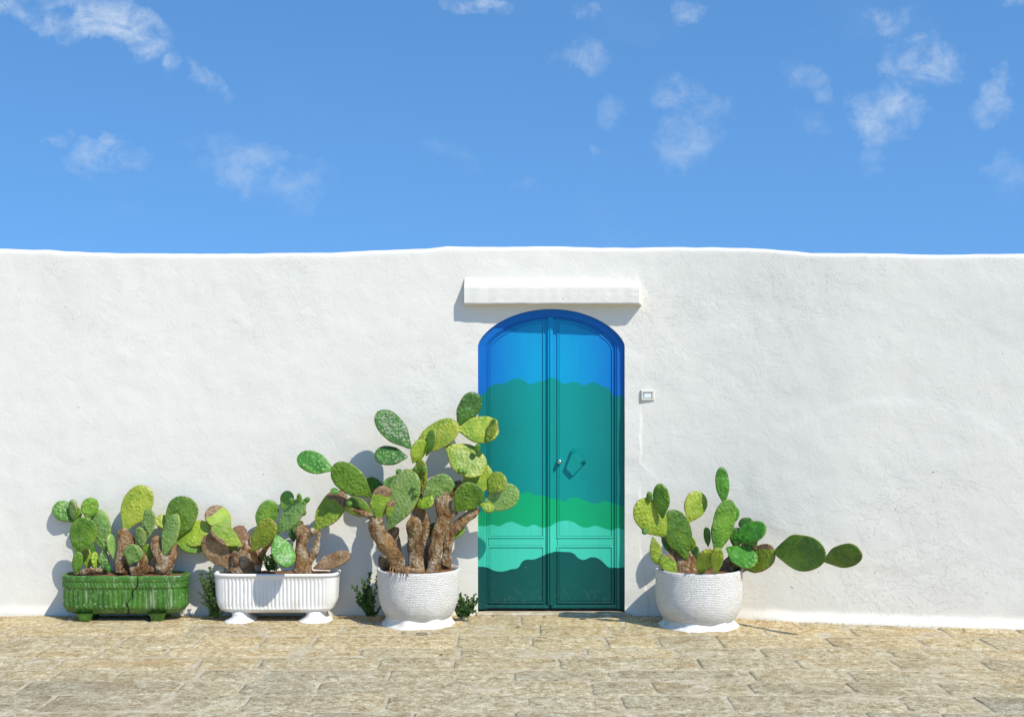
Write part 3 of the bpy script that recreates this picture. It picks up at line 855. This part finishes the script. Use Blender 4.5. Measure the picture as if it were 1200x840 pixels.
# --- white trough on flared mortar feet
wp = planter_root('white_planter', 'white painted trough with vertical flutes and splayed mortar feet', 325.5, .185)
WA, WB_ = .448, .145
def wmod(x, y, z, s):
    d_ = 0
    if y < 0 and abs(x) < .375 and .10 < z < .315:
        k = smooth(.100, .104, z) * (1 - smooth(.311, .315, z)) * (1 - smooth(.365, .372, abs(x)))
        q = (x / .0285) % 1
        d_ = k * (-.009 + .0095 * max(0, math.sin(math.pi * q)) ** .6)
    return d_
zs = [.098, .1005, .103] + [.103 + .0165 * i for i in range(1, 12)] + [.302, .308, .3125, .316]
prof = [(.062, -.14), (.060, -.10), (.064, -.06), (.073, -.032), (.085, -.016), (.093, -.010)] + [(z, -.008 + .008 * (z - .1) / .2) for z in zs] + \
       [(.330, .001), (.333, .006), (.337, .009), (.350, .010), (.355, .006), (.356, -.002), (.353, -.014), (.32, -.020), (.28, -.022)]
rings = [superring(WA + o - .03 * (1 - smooth(.06, .16, z)), WB_ + o, 5, 0, 0, z, 560, wmod) for z, o in prof]
V, Fc, UV = ringloft(rings, True, False); mesh_obj('trough', V, Fc, M_WPOT, wp, UV)
for sx, ww in ((-.265, .8), (.285, .88)):
    rr = []
    for z, a, b in ((-.004, .145, .165), (.004, .135, .158), (.018, .105, .140), (.035, .082, .120), (.055, .076, .112), (.075, .09, .11)):
        rr.append([p + Vector((0, 0, 0)) * 0 + Vector((.012 * nz(p.x * 9, z * 20, 1), .01 * nz(p.x * 9, z * 9, 5) - .01, 0)) for p in superring(a * ww, b, 3, sx, 0, z, 40)])
    V, Fc, UV = ringloft(rr, True, True); mesh_obj('foot', V, Fc, M_LIME, wp, UV)
soil_sheet(WA - .02, WB_ - .02, .337, wp, 5, .012, 4)


def round_pot(name, label, px, d, prof, skirt, mat, soilr, soilz):
    r = planter_root(name, label, px, d, 'plant pot'); N = 160
    def circ(rad, z, wob=.004, N_=N): return [Vector(((rad + wob * nz(math.cos(a) * 2, math.sin(a) * 2, z * 6)) * math.cos(a), (rad + wob * nz(math.cos(a) * 2, math.sin(a) * 2, z * 6)) * math.sin(a), z)) for a in [2 * math.pi * j / N_ + math.pi / 2 + .001 for j in range(N_)]]
    rings = [circ(rad, z) for z, rad in prof]
    V, Fc, UV = ringloft(rings, True, False); mesh_obj('pot', V, Fc, mat, r, UV)
    rr = [circ(rad, z, .022, 80) for z, rad in skirt]
    rr = [[p + Vector((0, 0, .006 * nz(p.x * 12, p.y * 12, 3))) for p in q] for q in rr]
    V, Fc, UV = ringloft(rr, True, False); mesh_obj('mortar_collar', V, Fc, M_LIME, r, UV)
    soil_sheet(soilr, soilr, soilz, r, 2, .015, px)
    return r
pot3 = round_pot('round_pot', 'round white textured pot left of the door holding the tallest cactus', 490.5, .325,
                 [(.02, .20), (.035, .215), (.06, .238), (.10, .263), (.15, .281), (.20, .290), (.26, .296), (.32, .299), (.375, .300), (.392, .301), (.398, .298), (.400, .292), (.398, .284), (.37, .277), (.31, .272)],
                 [(-.01, .278), (.0, .266), (.012, .252), (.025, .240), (.045, .232), (.06, .230)], M_WEAVE, .276, .368)
pot4 = round_pot('round_pot', 'round white textured pot right of the door with a sprawling cactus', 819, .395,
                 [(.02, .215), (.035, .238), (.06, .262), (.09, .280), (.13, .298), (.19, .309), (.25, .312), (.32, .311), (.385, .312), (.402, .313), (.408, .310), (.411, .303), (.408, .294), (.38, .287), (.32, .282)],
                 [(-.012, .298), (.0, .288), (.010, .272), (.025, .256), (.05, .244), (.065, .24)], M_WEAVE, .286, .385)
pot3['group'] = pot4['group'] = 'round white pots beside the door'

# ------------------------------------------------------------------ cacti
def pad(root, b, t, w, turn=0, col='g', name='pad', p=1.357, thick=None, scar=0, bend=0, seed=0, rag=.0):
    ax = t - b; L = ax.length; A = ax.normalized()
    view = (Vector((0, -D, CH)) - b).normalized()
    W0 = A.cross(view).normalized(); N0 = W0.cross(A).normalized()
    if name == 'pad' and abs(turn) < 16:        # each pad faces its own way; the yellowest are those grown towards the sun
        a_ = random.uniform(9, 28) if col in 'ybs' else random.uniform(6, 26)
        lit = lambda q: (lambda v_: (v_ if v_.y < 0 else -v_).dot(SUNV))((W0 * math.cos(math.radians(q)) + N0 * math.sin(math.radians(q))).cross(A))
        up = 1 if lit(a_) > lit(-a_) else -1
        turn = a_ * (up if col in 'ybs' or random.random() < .35 else -up)
    th = math.radians(turn)
    Wv = W0 * math.cos(th) + N0 * math.sin(th); Nv = Wv.cross(A).normalized()
    hw = w / 2 / max(.35, math.cos(th)); T = thick or min(.0125, hw * .22 + .003)
    NT_, NS = 34, 32
    if hw < .03: NT_, NS = 18, 16
    V = []; UV = []; rim = []; sc = []; sd = seed * 3.7
    for i in range(NT_ + 1):
        tt = .5 - .5 * math.cos(math.pi * i / NT_); tt = max(.0005, min(.9995, tt))
        uu = tt ** p; r = math.sqrt(max(0, 1 - (2 * uu - 1) ** 2))
        r = r ** .92 * (.62 + .38 * smooth(0, .42, tt))
        for j in range(NS):
            a = 2 * math.pi * j / NS; ca, sa = math.cos(a), math.sin(a)
            wob = 1 + .07 * nz(tt * 3 + sd, ca * 1.3) + rag * nz(tt * 9 + sd, ca * 4)
            x = hw * r * ca * wob
            endf = min(1, r * 1.5)
            y = T * endf ** .8 * (1 if sa > 0 else -1) * abs(sa) ** .42 * (.85 + .15 * abs(sa))
            y += bend * L * ((tt - .3) ** 2) + bend * .6 * hw * (ca * r) ** 2 + .004 * nz(tt * 4 + sd, ca * 3, 5)
            z = L * tt + .03 * L * nz(ca * 2 + sd, 3) * tt
            V.append(A * z + Wv * x + Nv * y)
            UV.append((x + (.5 if sa < 0 else 0), z)); 
            q = max(abs(ca), 1 - (1 - tt) * 12 if tt > .9 else 0); rim.append(max(abs(ca) ** 3, smooth(.93, 1, tt)))
            sc.append({0: 0, 1: smooth(.45, 1.0, tt), 2: max(0, ca) * smooth(.1, .6, tt), 3: max(0, -ca) * smooth(.1, .6, tt)}[scar])
    n = NS; Fc = []
    for i in range(NT_):
        for j in range(n):
            a_ = i * n + j; b_ = i * n + (j + 1) % n; Fc.append((a_, b_, b_ + n, a_ + n))
    Fc.append(tuple(range(n - 1, -1, -1))); Fc.append(tuple(range(NT_ * n, NT_ * n + n)))
    return mesh_obj(name, V, Fc, PM[col] if name == 'pad' else M_FRUIT, root, UV, attrs={'rim': rim, 'scar': sc}, loc=b - root.location)


def cactus(label, loc, conv, pads, trunks=(), fruits=(), shift=0.0, group='prickly pear cacti in planters'):
    """pads: (bx,by,tx,ty,w, depth_base, depth_tip, turn, colour[, opts]) in the coordinates of conv"""
    root = thing('prickly_pear', label, 'cactus', loc, group)
    k, ox, oy = conv
    P_ = lambda x, y, d: at(ox + x / k, oy + y / k, d + shift + max(0, ox + x / k - 870) * .0055 * (shift > 0))
    for i, q in enumerate(trunks):
        pts = [P_(x, y, d) for x, y, d, r in q[0]]; rad = [r / k / PPM * .86 for x, y, d, r in q[0]]
        sweep('trunk', pts, rad, M_CORK, root, 22, bump=q[1] if len(q) > 1 else .007, flat=.62, org=root.location, seedv=i * 5.0 + len(label))
    for i, q in enumerate(pads):
        bx, by, tx, ty, w, db, dt, turn, col = q[:9]; opt = q[9] if len(q) > 9 else {}
        pad(root, P_(bx, by, db), P_(tx, ty, dt), w / k / PPM * 1.06, turn, col, seed=i + len(label), **opt)
    for i, (bx, by, tx, ty, w, d) in enumerate(fruits):
        pad(root, P_(bx, by, d), P_(tx, ty, d + .015), w / k / PPM, 0, 'g', name='fruit', p=1.15, thick=w / k / PPM * .42, seed=i)
    return root


def base_loc(px, d, z): x = at(px, 700, d).x; return (x, -d, gz(x) + z)
G1 = (4.2, 30, 540)
cactus('prickly pear at the left end of the green trough, leftmost pad against the wall', base_loc(90, .17, .31), G1, [
    (240, 300, 150, 208, 92, .045, .03, 6, 'g', dict(scar=3)), (262, 300, 238, 228, 52, .06, .05, 20, 'g'), (235, 292, 232, 190, 36, .08, .08, 48, 'p'),
    (302, 288, 326, 180, 76, .15, .13, -10, 'g', dict(scar=1)),
    (395, 457, 352, 238, 88, .10, .08, 30, 'p'), (252, 458, 306, 280, 122, .19, .22, -12, 'g', dict(scar=2)),
    (248, 555, 262, 440, 48, .19, .19, 0, 'g', dict(p=1.0)), (430, 482, 413, 360, 36, .17, .19, -50, 'p'),
    (310, 540, 296, 430, 46, .12, .1, 20, 'y'), (345, 540, 338, 448, 34, .15, .15, -25, 'y'), (385, 540, 382, 448, 42, .16, .17, 20, 'p'), (415, 550, 395, 500, 24, .18, .2, 0, 'b'),
    (330, 500, 318, 400, 44, .09, .08, 10, 'd')],
    [([(250, 560, .18, 20), (262, 470, .16, 16), (300, 380, .12, 14), (270, 305, .1, 10)], .004), ([(385, 560, .15, 24), (393, 500, .12, 20), (396, 460, .1, 14)], .004), ([(270, 556, .2, 16), (310, 540, .22, 18), (370, 538, .22, 14)], .004)])
cactus('prickly pear in the middle of the green trough with one tall upright pad', base_loc(148, .17, .31), G1, [
    (484, 345, 594, 124, 132, .14, .10, 0, 'y', dict(scar=0)), (582, 415, 612, 236, 62, .12, .14, 35, 'p'), (572, 440, 560, 324, 48, .17, .19, 35, 'p'),
    (508, 510, 548, 414, 84, .22, .25, -10, 'p', dict(scar=3)), (606, 510, 592, 408, 50, .14, .13, 20, 'g'), (470, 480, 470, 400, 30, .1, .08, 20, 'y')],
    [([(475, 550, .17, 44), (480, 470, .16, 42), (495, 395, .15, 46), (478, 350, .14, 34)], .012), ([(520, 548, .2, 34), (580, 520, .2, 26), (570, 440, .16, 12)], .008), ([(560, 550, .2, 22), (610, 530, .18, 20), (640, 545, .18, 14)], .006)])
cactus('prickly pear at the right end of the green trough with overlapping broad pads', base_loc(190, .17, .31), G1, [
    (702, 335, 650, 272, 62, .1, .08, 10, 'y', dict(scar=3)), (735, 385, 792, 176, 146, .14, .12, 0, 'g'), (678, 470, 742, 262, 74, .22, .24, 36, 'p'),
    (748, 388, 910, 336, 112, .11, .12, 0, 'y'), (735, 398, 874, 436, 62, .12, .15, 25, 'g')],
    [([(672, 556, .17, 46), (678, 480, .17, 62), (650, 420, .16, 44), (642, 385, .15, 30)], .013), ([(660, 540, .2, 30), (710, 480, .18, 34), (735, 410, .14, 14)], .010)])
W1 = (4.2, 200, 540)
cactus('prickly pear in the left half of the white trough with a torn brown pad', base_loc(280, .19, .33), W1, [
    (298, 535, 172, 366, 108, .20, .22, 15, 'o', dict(rag=.10)), (296, 340, 188, 232, 104, .13, .10, 5, 's', dict(scar=1)),
    (352, 420, 202, 322, 84, .23, .26, 0, 's', dict(scar=3, rag=.08)), (375, 430, 318, 322, 78, .19, .17, 0, 'o', dict(rag=.3)),
    (436, 352, 502, 194, 98, .16, .13, -10, 'g'), (572, 270, 574, 146, 64, .15, .13, 10, 'g'), (516, 364, 658, 192, 80, .40, .48, 30, 'p'),
    (398, 442, 505, 294, 98, .34, .44, 8, 'y'), (518, 362, 580, 520, 100, .42, .50, 0, 'b'), (330, 530, 312, 440, 36, .24, .24, 10, 'o', dict(rag=.2)), (320, 470, 290, 400, 50, .15, .13, 10, 'y')],
    [([(380, 550, .19, 68), (378, 480, .19, 66), (372, 430, .19, 44), (372, 400, .18, 22)], .014), ([(425, 545, .21, 26), (432, 490, .20, 24), (425, 445, .19, 20)], .008), ([(400, 420, .2, 10), (392, 380, .2, 7), (408, 352, .2, 6)], .004), ([(300, 548, .22, 30), (345, 530, .22, 30), (400, 545, .22, 20)], .01), ([(440, 480, .22, 18), (470, 425, .32, 14), (520, 366, .40, 12)], .004), ([(425, 500, .22, 20), (400, 442, .33, 16)], .004)],
    [(598, 215, 592, 182, 26, .45), (634, 205, 632, 160, 24, .465), (655, 205, 682, 182, 26, .47), (645, 225, 664, 200, 24, .47), (635, 265, 664, 245, 30, .46)])
cactus('prickly pear in the right half of the white trough with a bare brown trunk', base_loc(355, .19, .33), W1, [
    (625, 380, 628, 290, 54, .13, .10, 15, 'd'), (606, 400, 600, 330, 40, .12, .10, 15, 'd'), (704, 348, 852, 152, 112, .17, .15, -5, 's', dict(scar=1)),
    (700, 530, 884, 458, 68, .22, .26, 20, 'o')],
    [([(650, 556, .19, 56), (655, 500, .19, 44), (640, 430, .18, 32), (650, 375, .18, 40), (645, 338, .17, 42)], .012), ([(676, 500, .19, 22), (712, 440, .19, 22), (722, 390, .19, 17), (732, 360, .19, 13)], .008), ([(690, 350, .17, 28), (720, 345, .17, 14)], .006), ([(640, 345, .17, 16), (645, 300, .16, 8)], .005)])
R3 = (4.286, 340, 450)
q4 = lambda x, y: ((390 + x / 4.42 - 340) * 4.286, (560 + y / 4.42 - 450) * 4.286)
def p4(bx, by, tx, ty, w, *r): a = q4(bx, by); b = q4(tx, ty); return (a[0], a[1], b[0], b[1], w * 4.286 / 4.42) + r
def t4(pts, bump): return ([(*q4(x, y), d, r * .97) for x, y, d, r in pts], bump)
cactus('tall many-branched prickly pear with thick brown trunks and pads reaching over the door', base_loc(490, .32, .36), R3, [
    (220, 432, 38, 362, 100, .30, .28, 0, 'b'), (408, 566, 214, 412, 128, .28, .30, 0, 'g'), (250, 542, 202, 532, 28, .27, .27, 0, 'b'),
    (484, 562, 380, 480, 74, .17, .14, 10, 'd'), p4(208, 192, 72, 118, 84, .20, .18, 10, 'g'), p4(150, 190, 60, 150, 34, .2, .22, 20, 's'),
    p4(236, 222, 262, 40, 100, .37, .40, 5, 's', dict(scar=1, rag=.22)), p4(290, 226, 322, 118, 60, .37, .38, 0, 's', dict(scar=1, rag=.2)),
    (608, 324, 440, 138, 116, .25, .22, 0, 'd'), (592, 368, 424, 352, 90, .26, .25, 8, 'd'),
    (612, 338, 842, 196, 122, .27, .26, 0, 'y', dict(scar=0)), (616, 398, 668, 280, 70, .33, .35, 15, 'y'), (684, 362, 722, 228, 46, .35, .37, 45, 'g'),
    (842, 212, 940, 46, 104, .25, .22, 0, 'd'), (838, 228, 1046, 228, 128, .26, .27, 0, 'y'), (992, 292, 1032, 176, 40, .31, .33, 40, 'y'),
    (778, 306, 974, 440, 146, .27, .30, 0, 'y'), (862, 575, 998, 412, 122, .22, .20, 0, 'y'),
    (660, 552, 656, 378, 56, .33, .33, 40, 'y'), (664, 574, 812, 474, 108, .33, .34, 0, 'p'), (540, 600, 496, 468, 86, .24, .22, 10, 'p'),
    p4(290, 266, 412, -40, 150, .38, .38, 10, 'p'), p4(300, 160, 345, -15, 100, .30, .28, 10, 'g'), p4(632, 170, 756, 42, 132, .33, .36, 0, 'g'),
    (998, 545, 1070, 452, 92, .27, .28, 0, 'y'), p4(768, 150, 962, 62, 124, .24, .24, 0, 'p'), p4(760, 134, 835, 166, 46, .28, .30, 10, 'y'),
    p4(436, 152, 520, 100, 66, .33, .34, 0, 'y'), (826, 570, 852, 486, 56, .24, .22, 10, 'd'), p4(478, 366, 532, 232, 50, .17, .15, 20, 'd'), p4(596, 320, 682, 252, 44, .24, .24, 20, 'g'),
    p4(440, 150, 410, 60, 50, .3, .3, 10, 'g')],
    [t4([(350, 485, .34, 34), (318, 400, .34, 44), (262, 320, .35, 54), (222, 250, .36, 44), (228, 212, .37, 34)], .013),
     t4([(330, 440, .28, 30), (325, 340, .26, 32), (312, 270, .25, 28)], .010),
     t4([(436, 485, .33, 46), (428, 420, .33, 40), (428, 320, .33, 44), (422, 240, .34, 42), (420, 215, .34, 30)], .012),
     t4([(478, 470, .25, 34), (480, 330, .25, 38), (462, 220, .26, 42), (440, 150, .27, 34), (448, 60, .28, 24), (452, -20, .29, 20), (446, -110, .29, 17), (444, -122, .29, 12)], .010),
     t4([(522, 485, .33, 42), (528, 400, .33, 38), (545, 300, .32, 38), (572, 215, .31, 44), (572, 130, .30, 50), (570, 75, .30, 44), (600, 20, .29, 24)], .012),
     t4([(585, 470, .27, 26), (592, 370, .27, 28), (610, 280, .27, 34), (680, 220, .27, 30), (745, 165, .27, 22)], .009),
     t4([(245, 440, .22, 46), (300, 440, .24, 40), (360, 470, .28, 20)], .012), t4([(330, 470, .38, 20), (385, 478, .42, 16), (440, 482, .42, 14), (470, 478, .4, 8)], .007),
     t4([(580, 455, .28, 20), (602, 400, .28, 14), (608, 350, .29, 12)], .006),
     t4([(64, 150, .22, 12), (150, 175, .21, 16), (215, 215, .25, 16), (250, 240, .32, 14)], .004),
     t4([(570, 100, .28, 26), (625, 70, .26, 20), (660, 20, .23, 12)], .006), t4([(640, 170, .3, 18), (600, 210, .31, 20)], .005)],
    [(560, 470, 540, 428, 34, .25), (1030, 215, 1026, 172, 26, .32), (985, 300, 992, 268, 26, .32), (935, 345, 945, 300, 30, .31), (620, 545, 640, 560, 30, .41), (618, 505, 622, 528, 24, .41),
     (672, 450, 672, 410, 26, .36), (626, 450, 630, 412, 22, .36), (285, 590, 308, 610, 30, .25), (850, 420, 858, 448, 26, .33), (872, 428, 880, 452, 24, .33), (825, 520, 805, 500, 30, .3)])
R7 = (3.653, 720, 530)
cactus('low sprawling prickly pear right of the door with a chain of pads reaching right', base_loc(820, .40, .37), R7, [
    (218, 356, 100, 208, 116, .46, .54, 0, 'y', dict(p=1.1)), (206, 284, 198, 134, 62, .53, .58, 20, 'g'), (164, 360, 188, 476, 46, .50, .48, 20, 'y'),
    (246, 436, 212, 350, 38, .33, .31, 20, 'd'), (318, 300, 368, 168, 88, .30, .26, -20, 'y'), (310, 458, 240, 246, 108, .40, .44, 5, 'g', dict(scar=0)),
    (268, 514, 200, 444, 62, .45, .49, 0, 's', dict(scar=2)), (338, 440, 330, 362, 30, .32, .3, 30, 'y'), (470, 225, 456, 64, 54, .36, .35, 15, 'b'),
    (402, 405, 394, 320, 27, .34, .33, 30, 'g'), (422, 392, 438, 286, 30, .3, .28, 30, 'g'), (500, 310, 520, 233, 42, .28, .26, 20, 'b'),
    (432, 440, 494, 200, 84, .37, .37, 15, 'g'), (566, 340, 562, 278, 58, .29, .27, 10, 'd'), (516, 412, 530, 322, 56, .28, .27, 10, 'd'), (582, 430, 582, 340, 58, .28, .27, 5, 'd'),
    (496, 370, 650, 322, 78, .34, .35, 0, 'b'), (532, 486, 688, 428, 98, .30, .30, 0, 's', dict(scar=3)), (478, 406, 606, 478, 84, .38, .42, 0, 'b'),
    (685, 428, 904, 432, 136, .30, .31, 0, 'g', dict(p=1.1)), (895, 466, 1056, 424, 88, .31, .31, 0, 'g'), (366, 526, 404, 414, 62, .60, .73, 10, 'y'), (434, 522, 442, 408, 46, .63, .76, 15, 'y'), (345, 470, 352, 400, 24, .36, .36, 20, 'd')],
    [([(312, 545, .38, 56), (300, 490, .37, 48), (275, 440, .36, 30), (240, 420, .36, 14)], .013), ([(330, 520, .36, 40), (335, 470, .35, 26), (320, 440, .34, 14)], .010), ([(430, 540, .37, 26), (420, 480, .37, 26), (418, 430, .37, 18)], .009),
     ([(470, 545, .34, 44), (490, 490, .33, 40), (510, 450, .32, 28), (500, 410, .32, 12)], .012), ([(500, 520, .34, 26), (560, 480, .32, 26), (620, 460, .30, 18)], .008), ([(505, 470, .3, 20), (545, 420, .29, 20), (566, 370, .29, 12)], .005), ([(540, 470, .36, 14), (500, 500, .38, 14)], .003)],
    [(150, 214, 150, 168, 26, .53), (142, 322, 122, 348, 26, .54), (208, 350, 206, 365, 20, .43)], shift=.055)

tall = [o for o in bpy.data.objects if o.get('label', '').startswith('tall many-branched')][0]
rq = random.Random(3)
for i in range(9):
    x = 458 + i * 2.6 + rq.uniform(-1, 1); a = at(x + rq.uniform(-4, 6), 664, .50); b = at(x, 667, .60); c = at(x + rq.uniform(-3, 3), 669 + rq.uniform(1, 7), .635)
    sweep('root', [a, b + Vector((0, 0, .012)), c], [.006, .005, .002], M_LITTER, tall, 6, org=tall.location)

# ------------------------------------------------------------------ weeds
def weed(label, px, py, d, w, h, n, seed, spread=(0, 0)):
    r_ = random.Random(seed); o = at(px, py, d); root = thing('weed', label, 'weed', o)
    V = []; Fc = []; SV = []; SF = []
    def leafq(p, dr, ln, wd):
        s = dr.cross(Vector((r_.uniform(-1, 1), -1, r_.uniform(-.5, 1)))).normalized() * wd; k = len(V); mid = p + dr * ln * .55
        up = s.cross(dr).normalized() * wd * .3
        V.extend([p, mid + s + up, p + dr * ln, mid - s + up]); Fc.append((k, k + 1, k + 2, k + 3))
    for i in range(n):
        tip = Vector((r_.gauss(spread[0], w * .42), r_.uniform(-.09, .03), h * r_.uniform(.25, 1) + spread[1])); p0 = Vector((r_.uniform(-.03, .03), r_.uniform(-.02, .01), 0))
        mid = p0.lerp(tip, .5) + Vector((r_.uniform(-.03, .03), -.02, r_.uniform(0, .05)))
        last = p0
        for k in range(1, 15):
            t = k / 14; p = p0 * (1 - t) ** 2 + mid * 2 * t * (1 - t) + tip * t * t
            e = Vector((.0013, 0, 0)); b = len(SV); SV.extend([last - e, last + e, p + e, p - e]); SV.extend([last + Vector((0, -.0013, 0)), p + Vector((0, -.0013, 0))])
            SF.extend([(b, b + 1, b + 4), (b + 3, b + 2, b + 5), (b, b + 4, b + 5, b + 3), (b + 4, b + 1, b + 2, b + 5), (b + 1, b, b + 3, b + 2)])
            for _ in range(4):
                dr = ((p - last).normalized() * .3 + Vector((r_.uniform(-1, 1), r_.uniform(-1, .6), r_.uniform(-.5, 1)))).normalized()
                leafq(p, dr, r_.uniform(.013, .025), r_.uniform(.004, .008))
            last = p
    mesh_obj('stem', SV, SF, M_TWIG, root, smoothf=False)
    tag(mesh_obj('foliage', V, Fc, M_LEAF, root, smoothf=False), kind='stuff')
    return root
weed('straggling dark green weed left of the white trough', 252, 724, .20, .15, .38, 36, 1, (-.02, 0))
weed('dark green weed between the trough and the left round pot', 434, 722, .22, .12, .32, 34, 2, (-.01, 0))
weed('low bushy green weed between the left round pot and the door', 543, 723, .22, .12, .17, 34, 3, (.02, 0))
weed('small weed sprouting in the middle of the white trough', 320, 668, .24, .07, .13, 20, 4)

# ------------------------------------------------------------------ litter on the paving
def ground_at(px, py):
    z = gz((px - 600) / PPM); d = D - (CH - z) * F / (py - 440); p = at(px, py, d); return Vector((p.x, p.y, gz(p.x) + .003))
rg = ground_at(494, 744); N = 20
rp = [rg + Vector((.04 * math.cos(2 * math.pi * i / N), .035 * math.sin(2 * math.pi * i / N), .006)) for i in range(N + 1)]
tag(sweep('wire_ring', rp, [.0022] * (N + 1), M_DARK, None, 6, cap=False), 'small dark wire ring lying on the paving', 'ring')
leaf_spots = [(638, 723, 'tiny orange dry leaf lying by the middle of the threshold'), (578, 722, 'tiny brown dry leaf lying at the left part of the threshold'), (517, 768, 'brown dry leaf on the paving below the left round pot'), (607, 735, 'brown dry leaf on the paving in front of the left door leaf')]
rr_ = random.Random(5)
for px, py, lb in leaf_spots:
    c = ground_at(px, py); V = []; n = 8
    for i in range(n):
        a = 2 * math.pi * i / n; r = .018 * (1 - .5 * abs(math.sin(a)))
        V.append((r * math.cos(a), r * math.sin(a), .003 + .005 * rr_.random()))
    V.append((0, 0, .001)); Fc = [(i, (i + 1) % n, n) for i in range(n)]
    o = mesh_obj('dry_leaf', V, Fc, M_DRY, loc=c); o.rotation_euler.z = rr_.uniform(0, 6); tag(o, lb, 'leaf', 'dry leaves on the paving')
V = []; Fc = []
for i in range(900):
    x = rr_.uniform(-4.8, 4.8); y = -.03 - abs(rr_.gauss(0, .8)) if rr_.random() < .7 else rr_.uniform(-3.5, 0)
    s = rr_.uniform(.002, .006) * (1.3 if rr_.random() < .1 else 1); z = gz(x) + .002; k = len(V)
    for dx_, dy_, dz_ in ((-1, -.8, -.4), (1, -.9, -.4), (.8, 1, -.4), (-1, .9, -.4), (.1, 0, 1)): V.append((x + dx_ * s * rr_.uniform(.7, 1.2), y + dy_ * s, z + dz_ * s * .8))
    Fc += [(k, k + 1, k + 4), (k + 1, k + 2, k + 4), (k + 2, k + 3, k + 4), (k + 3, k, k + 4)]
tag(mesh_obj('grit', V, Fc, M_JOINT, smoothf=False), 'scattered grit and crumbs over the paving', 'grit', kind='stuff')
V = []; Fc = []
for i in range(420):
    cx_ = rr_.choice([-3.1, -2.6, -2.0, -1.4, -.7, -.35, .75, 1.1, 1.75, 2.2, 3.2]); x = rr_.gauss(cx_, .28); w_ = wallfront(x)
    if DX0 - .05 < x < DX1 + .05: continue
    y = -w_ - .045 - abs(rr_.gauss(0, .09)); z = gz(x) + .002; s_ = rr_.uniform(.003, .009); a = rr_.uniform(0, 6.3); k = len(V)
    ca, sa = math.cos(a) * s_, math.sin(a) * s_
    V += [(x - ca, y - sa, z), (x + sa * .35, y - ca * .35, z + .004), (x + ca, y + sa, z + .001), (x - sa * .35, y + ca * .35, z + .005)]
    Fc += [(k, k + 1, k + 2), (k, k + 2, k + 3)]
tag(mesh_obj('leaf_litter', V, Fc, M_LITTER, smoothf=False), 'brown crumbs and dry litter gathered along the foot of the wall', 'litter', kind='stuff')
print('slabs', nslab)
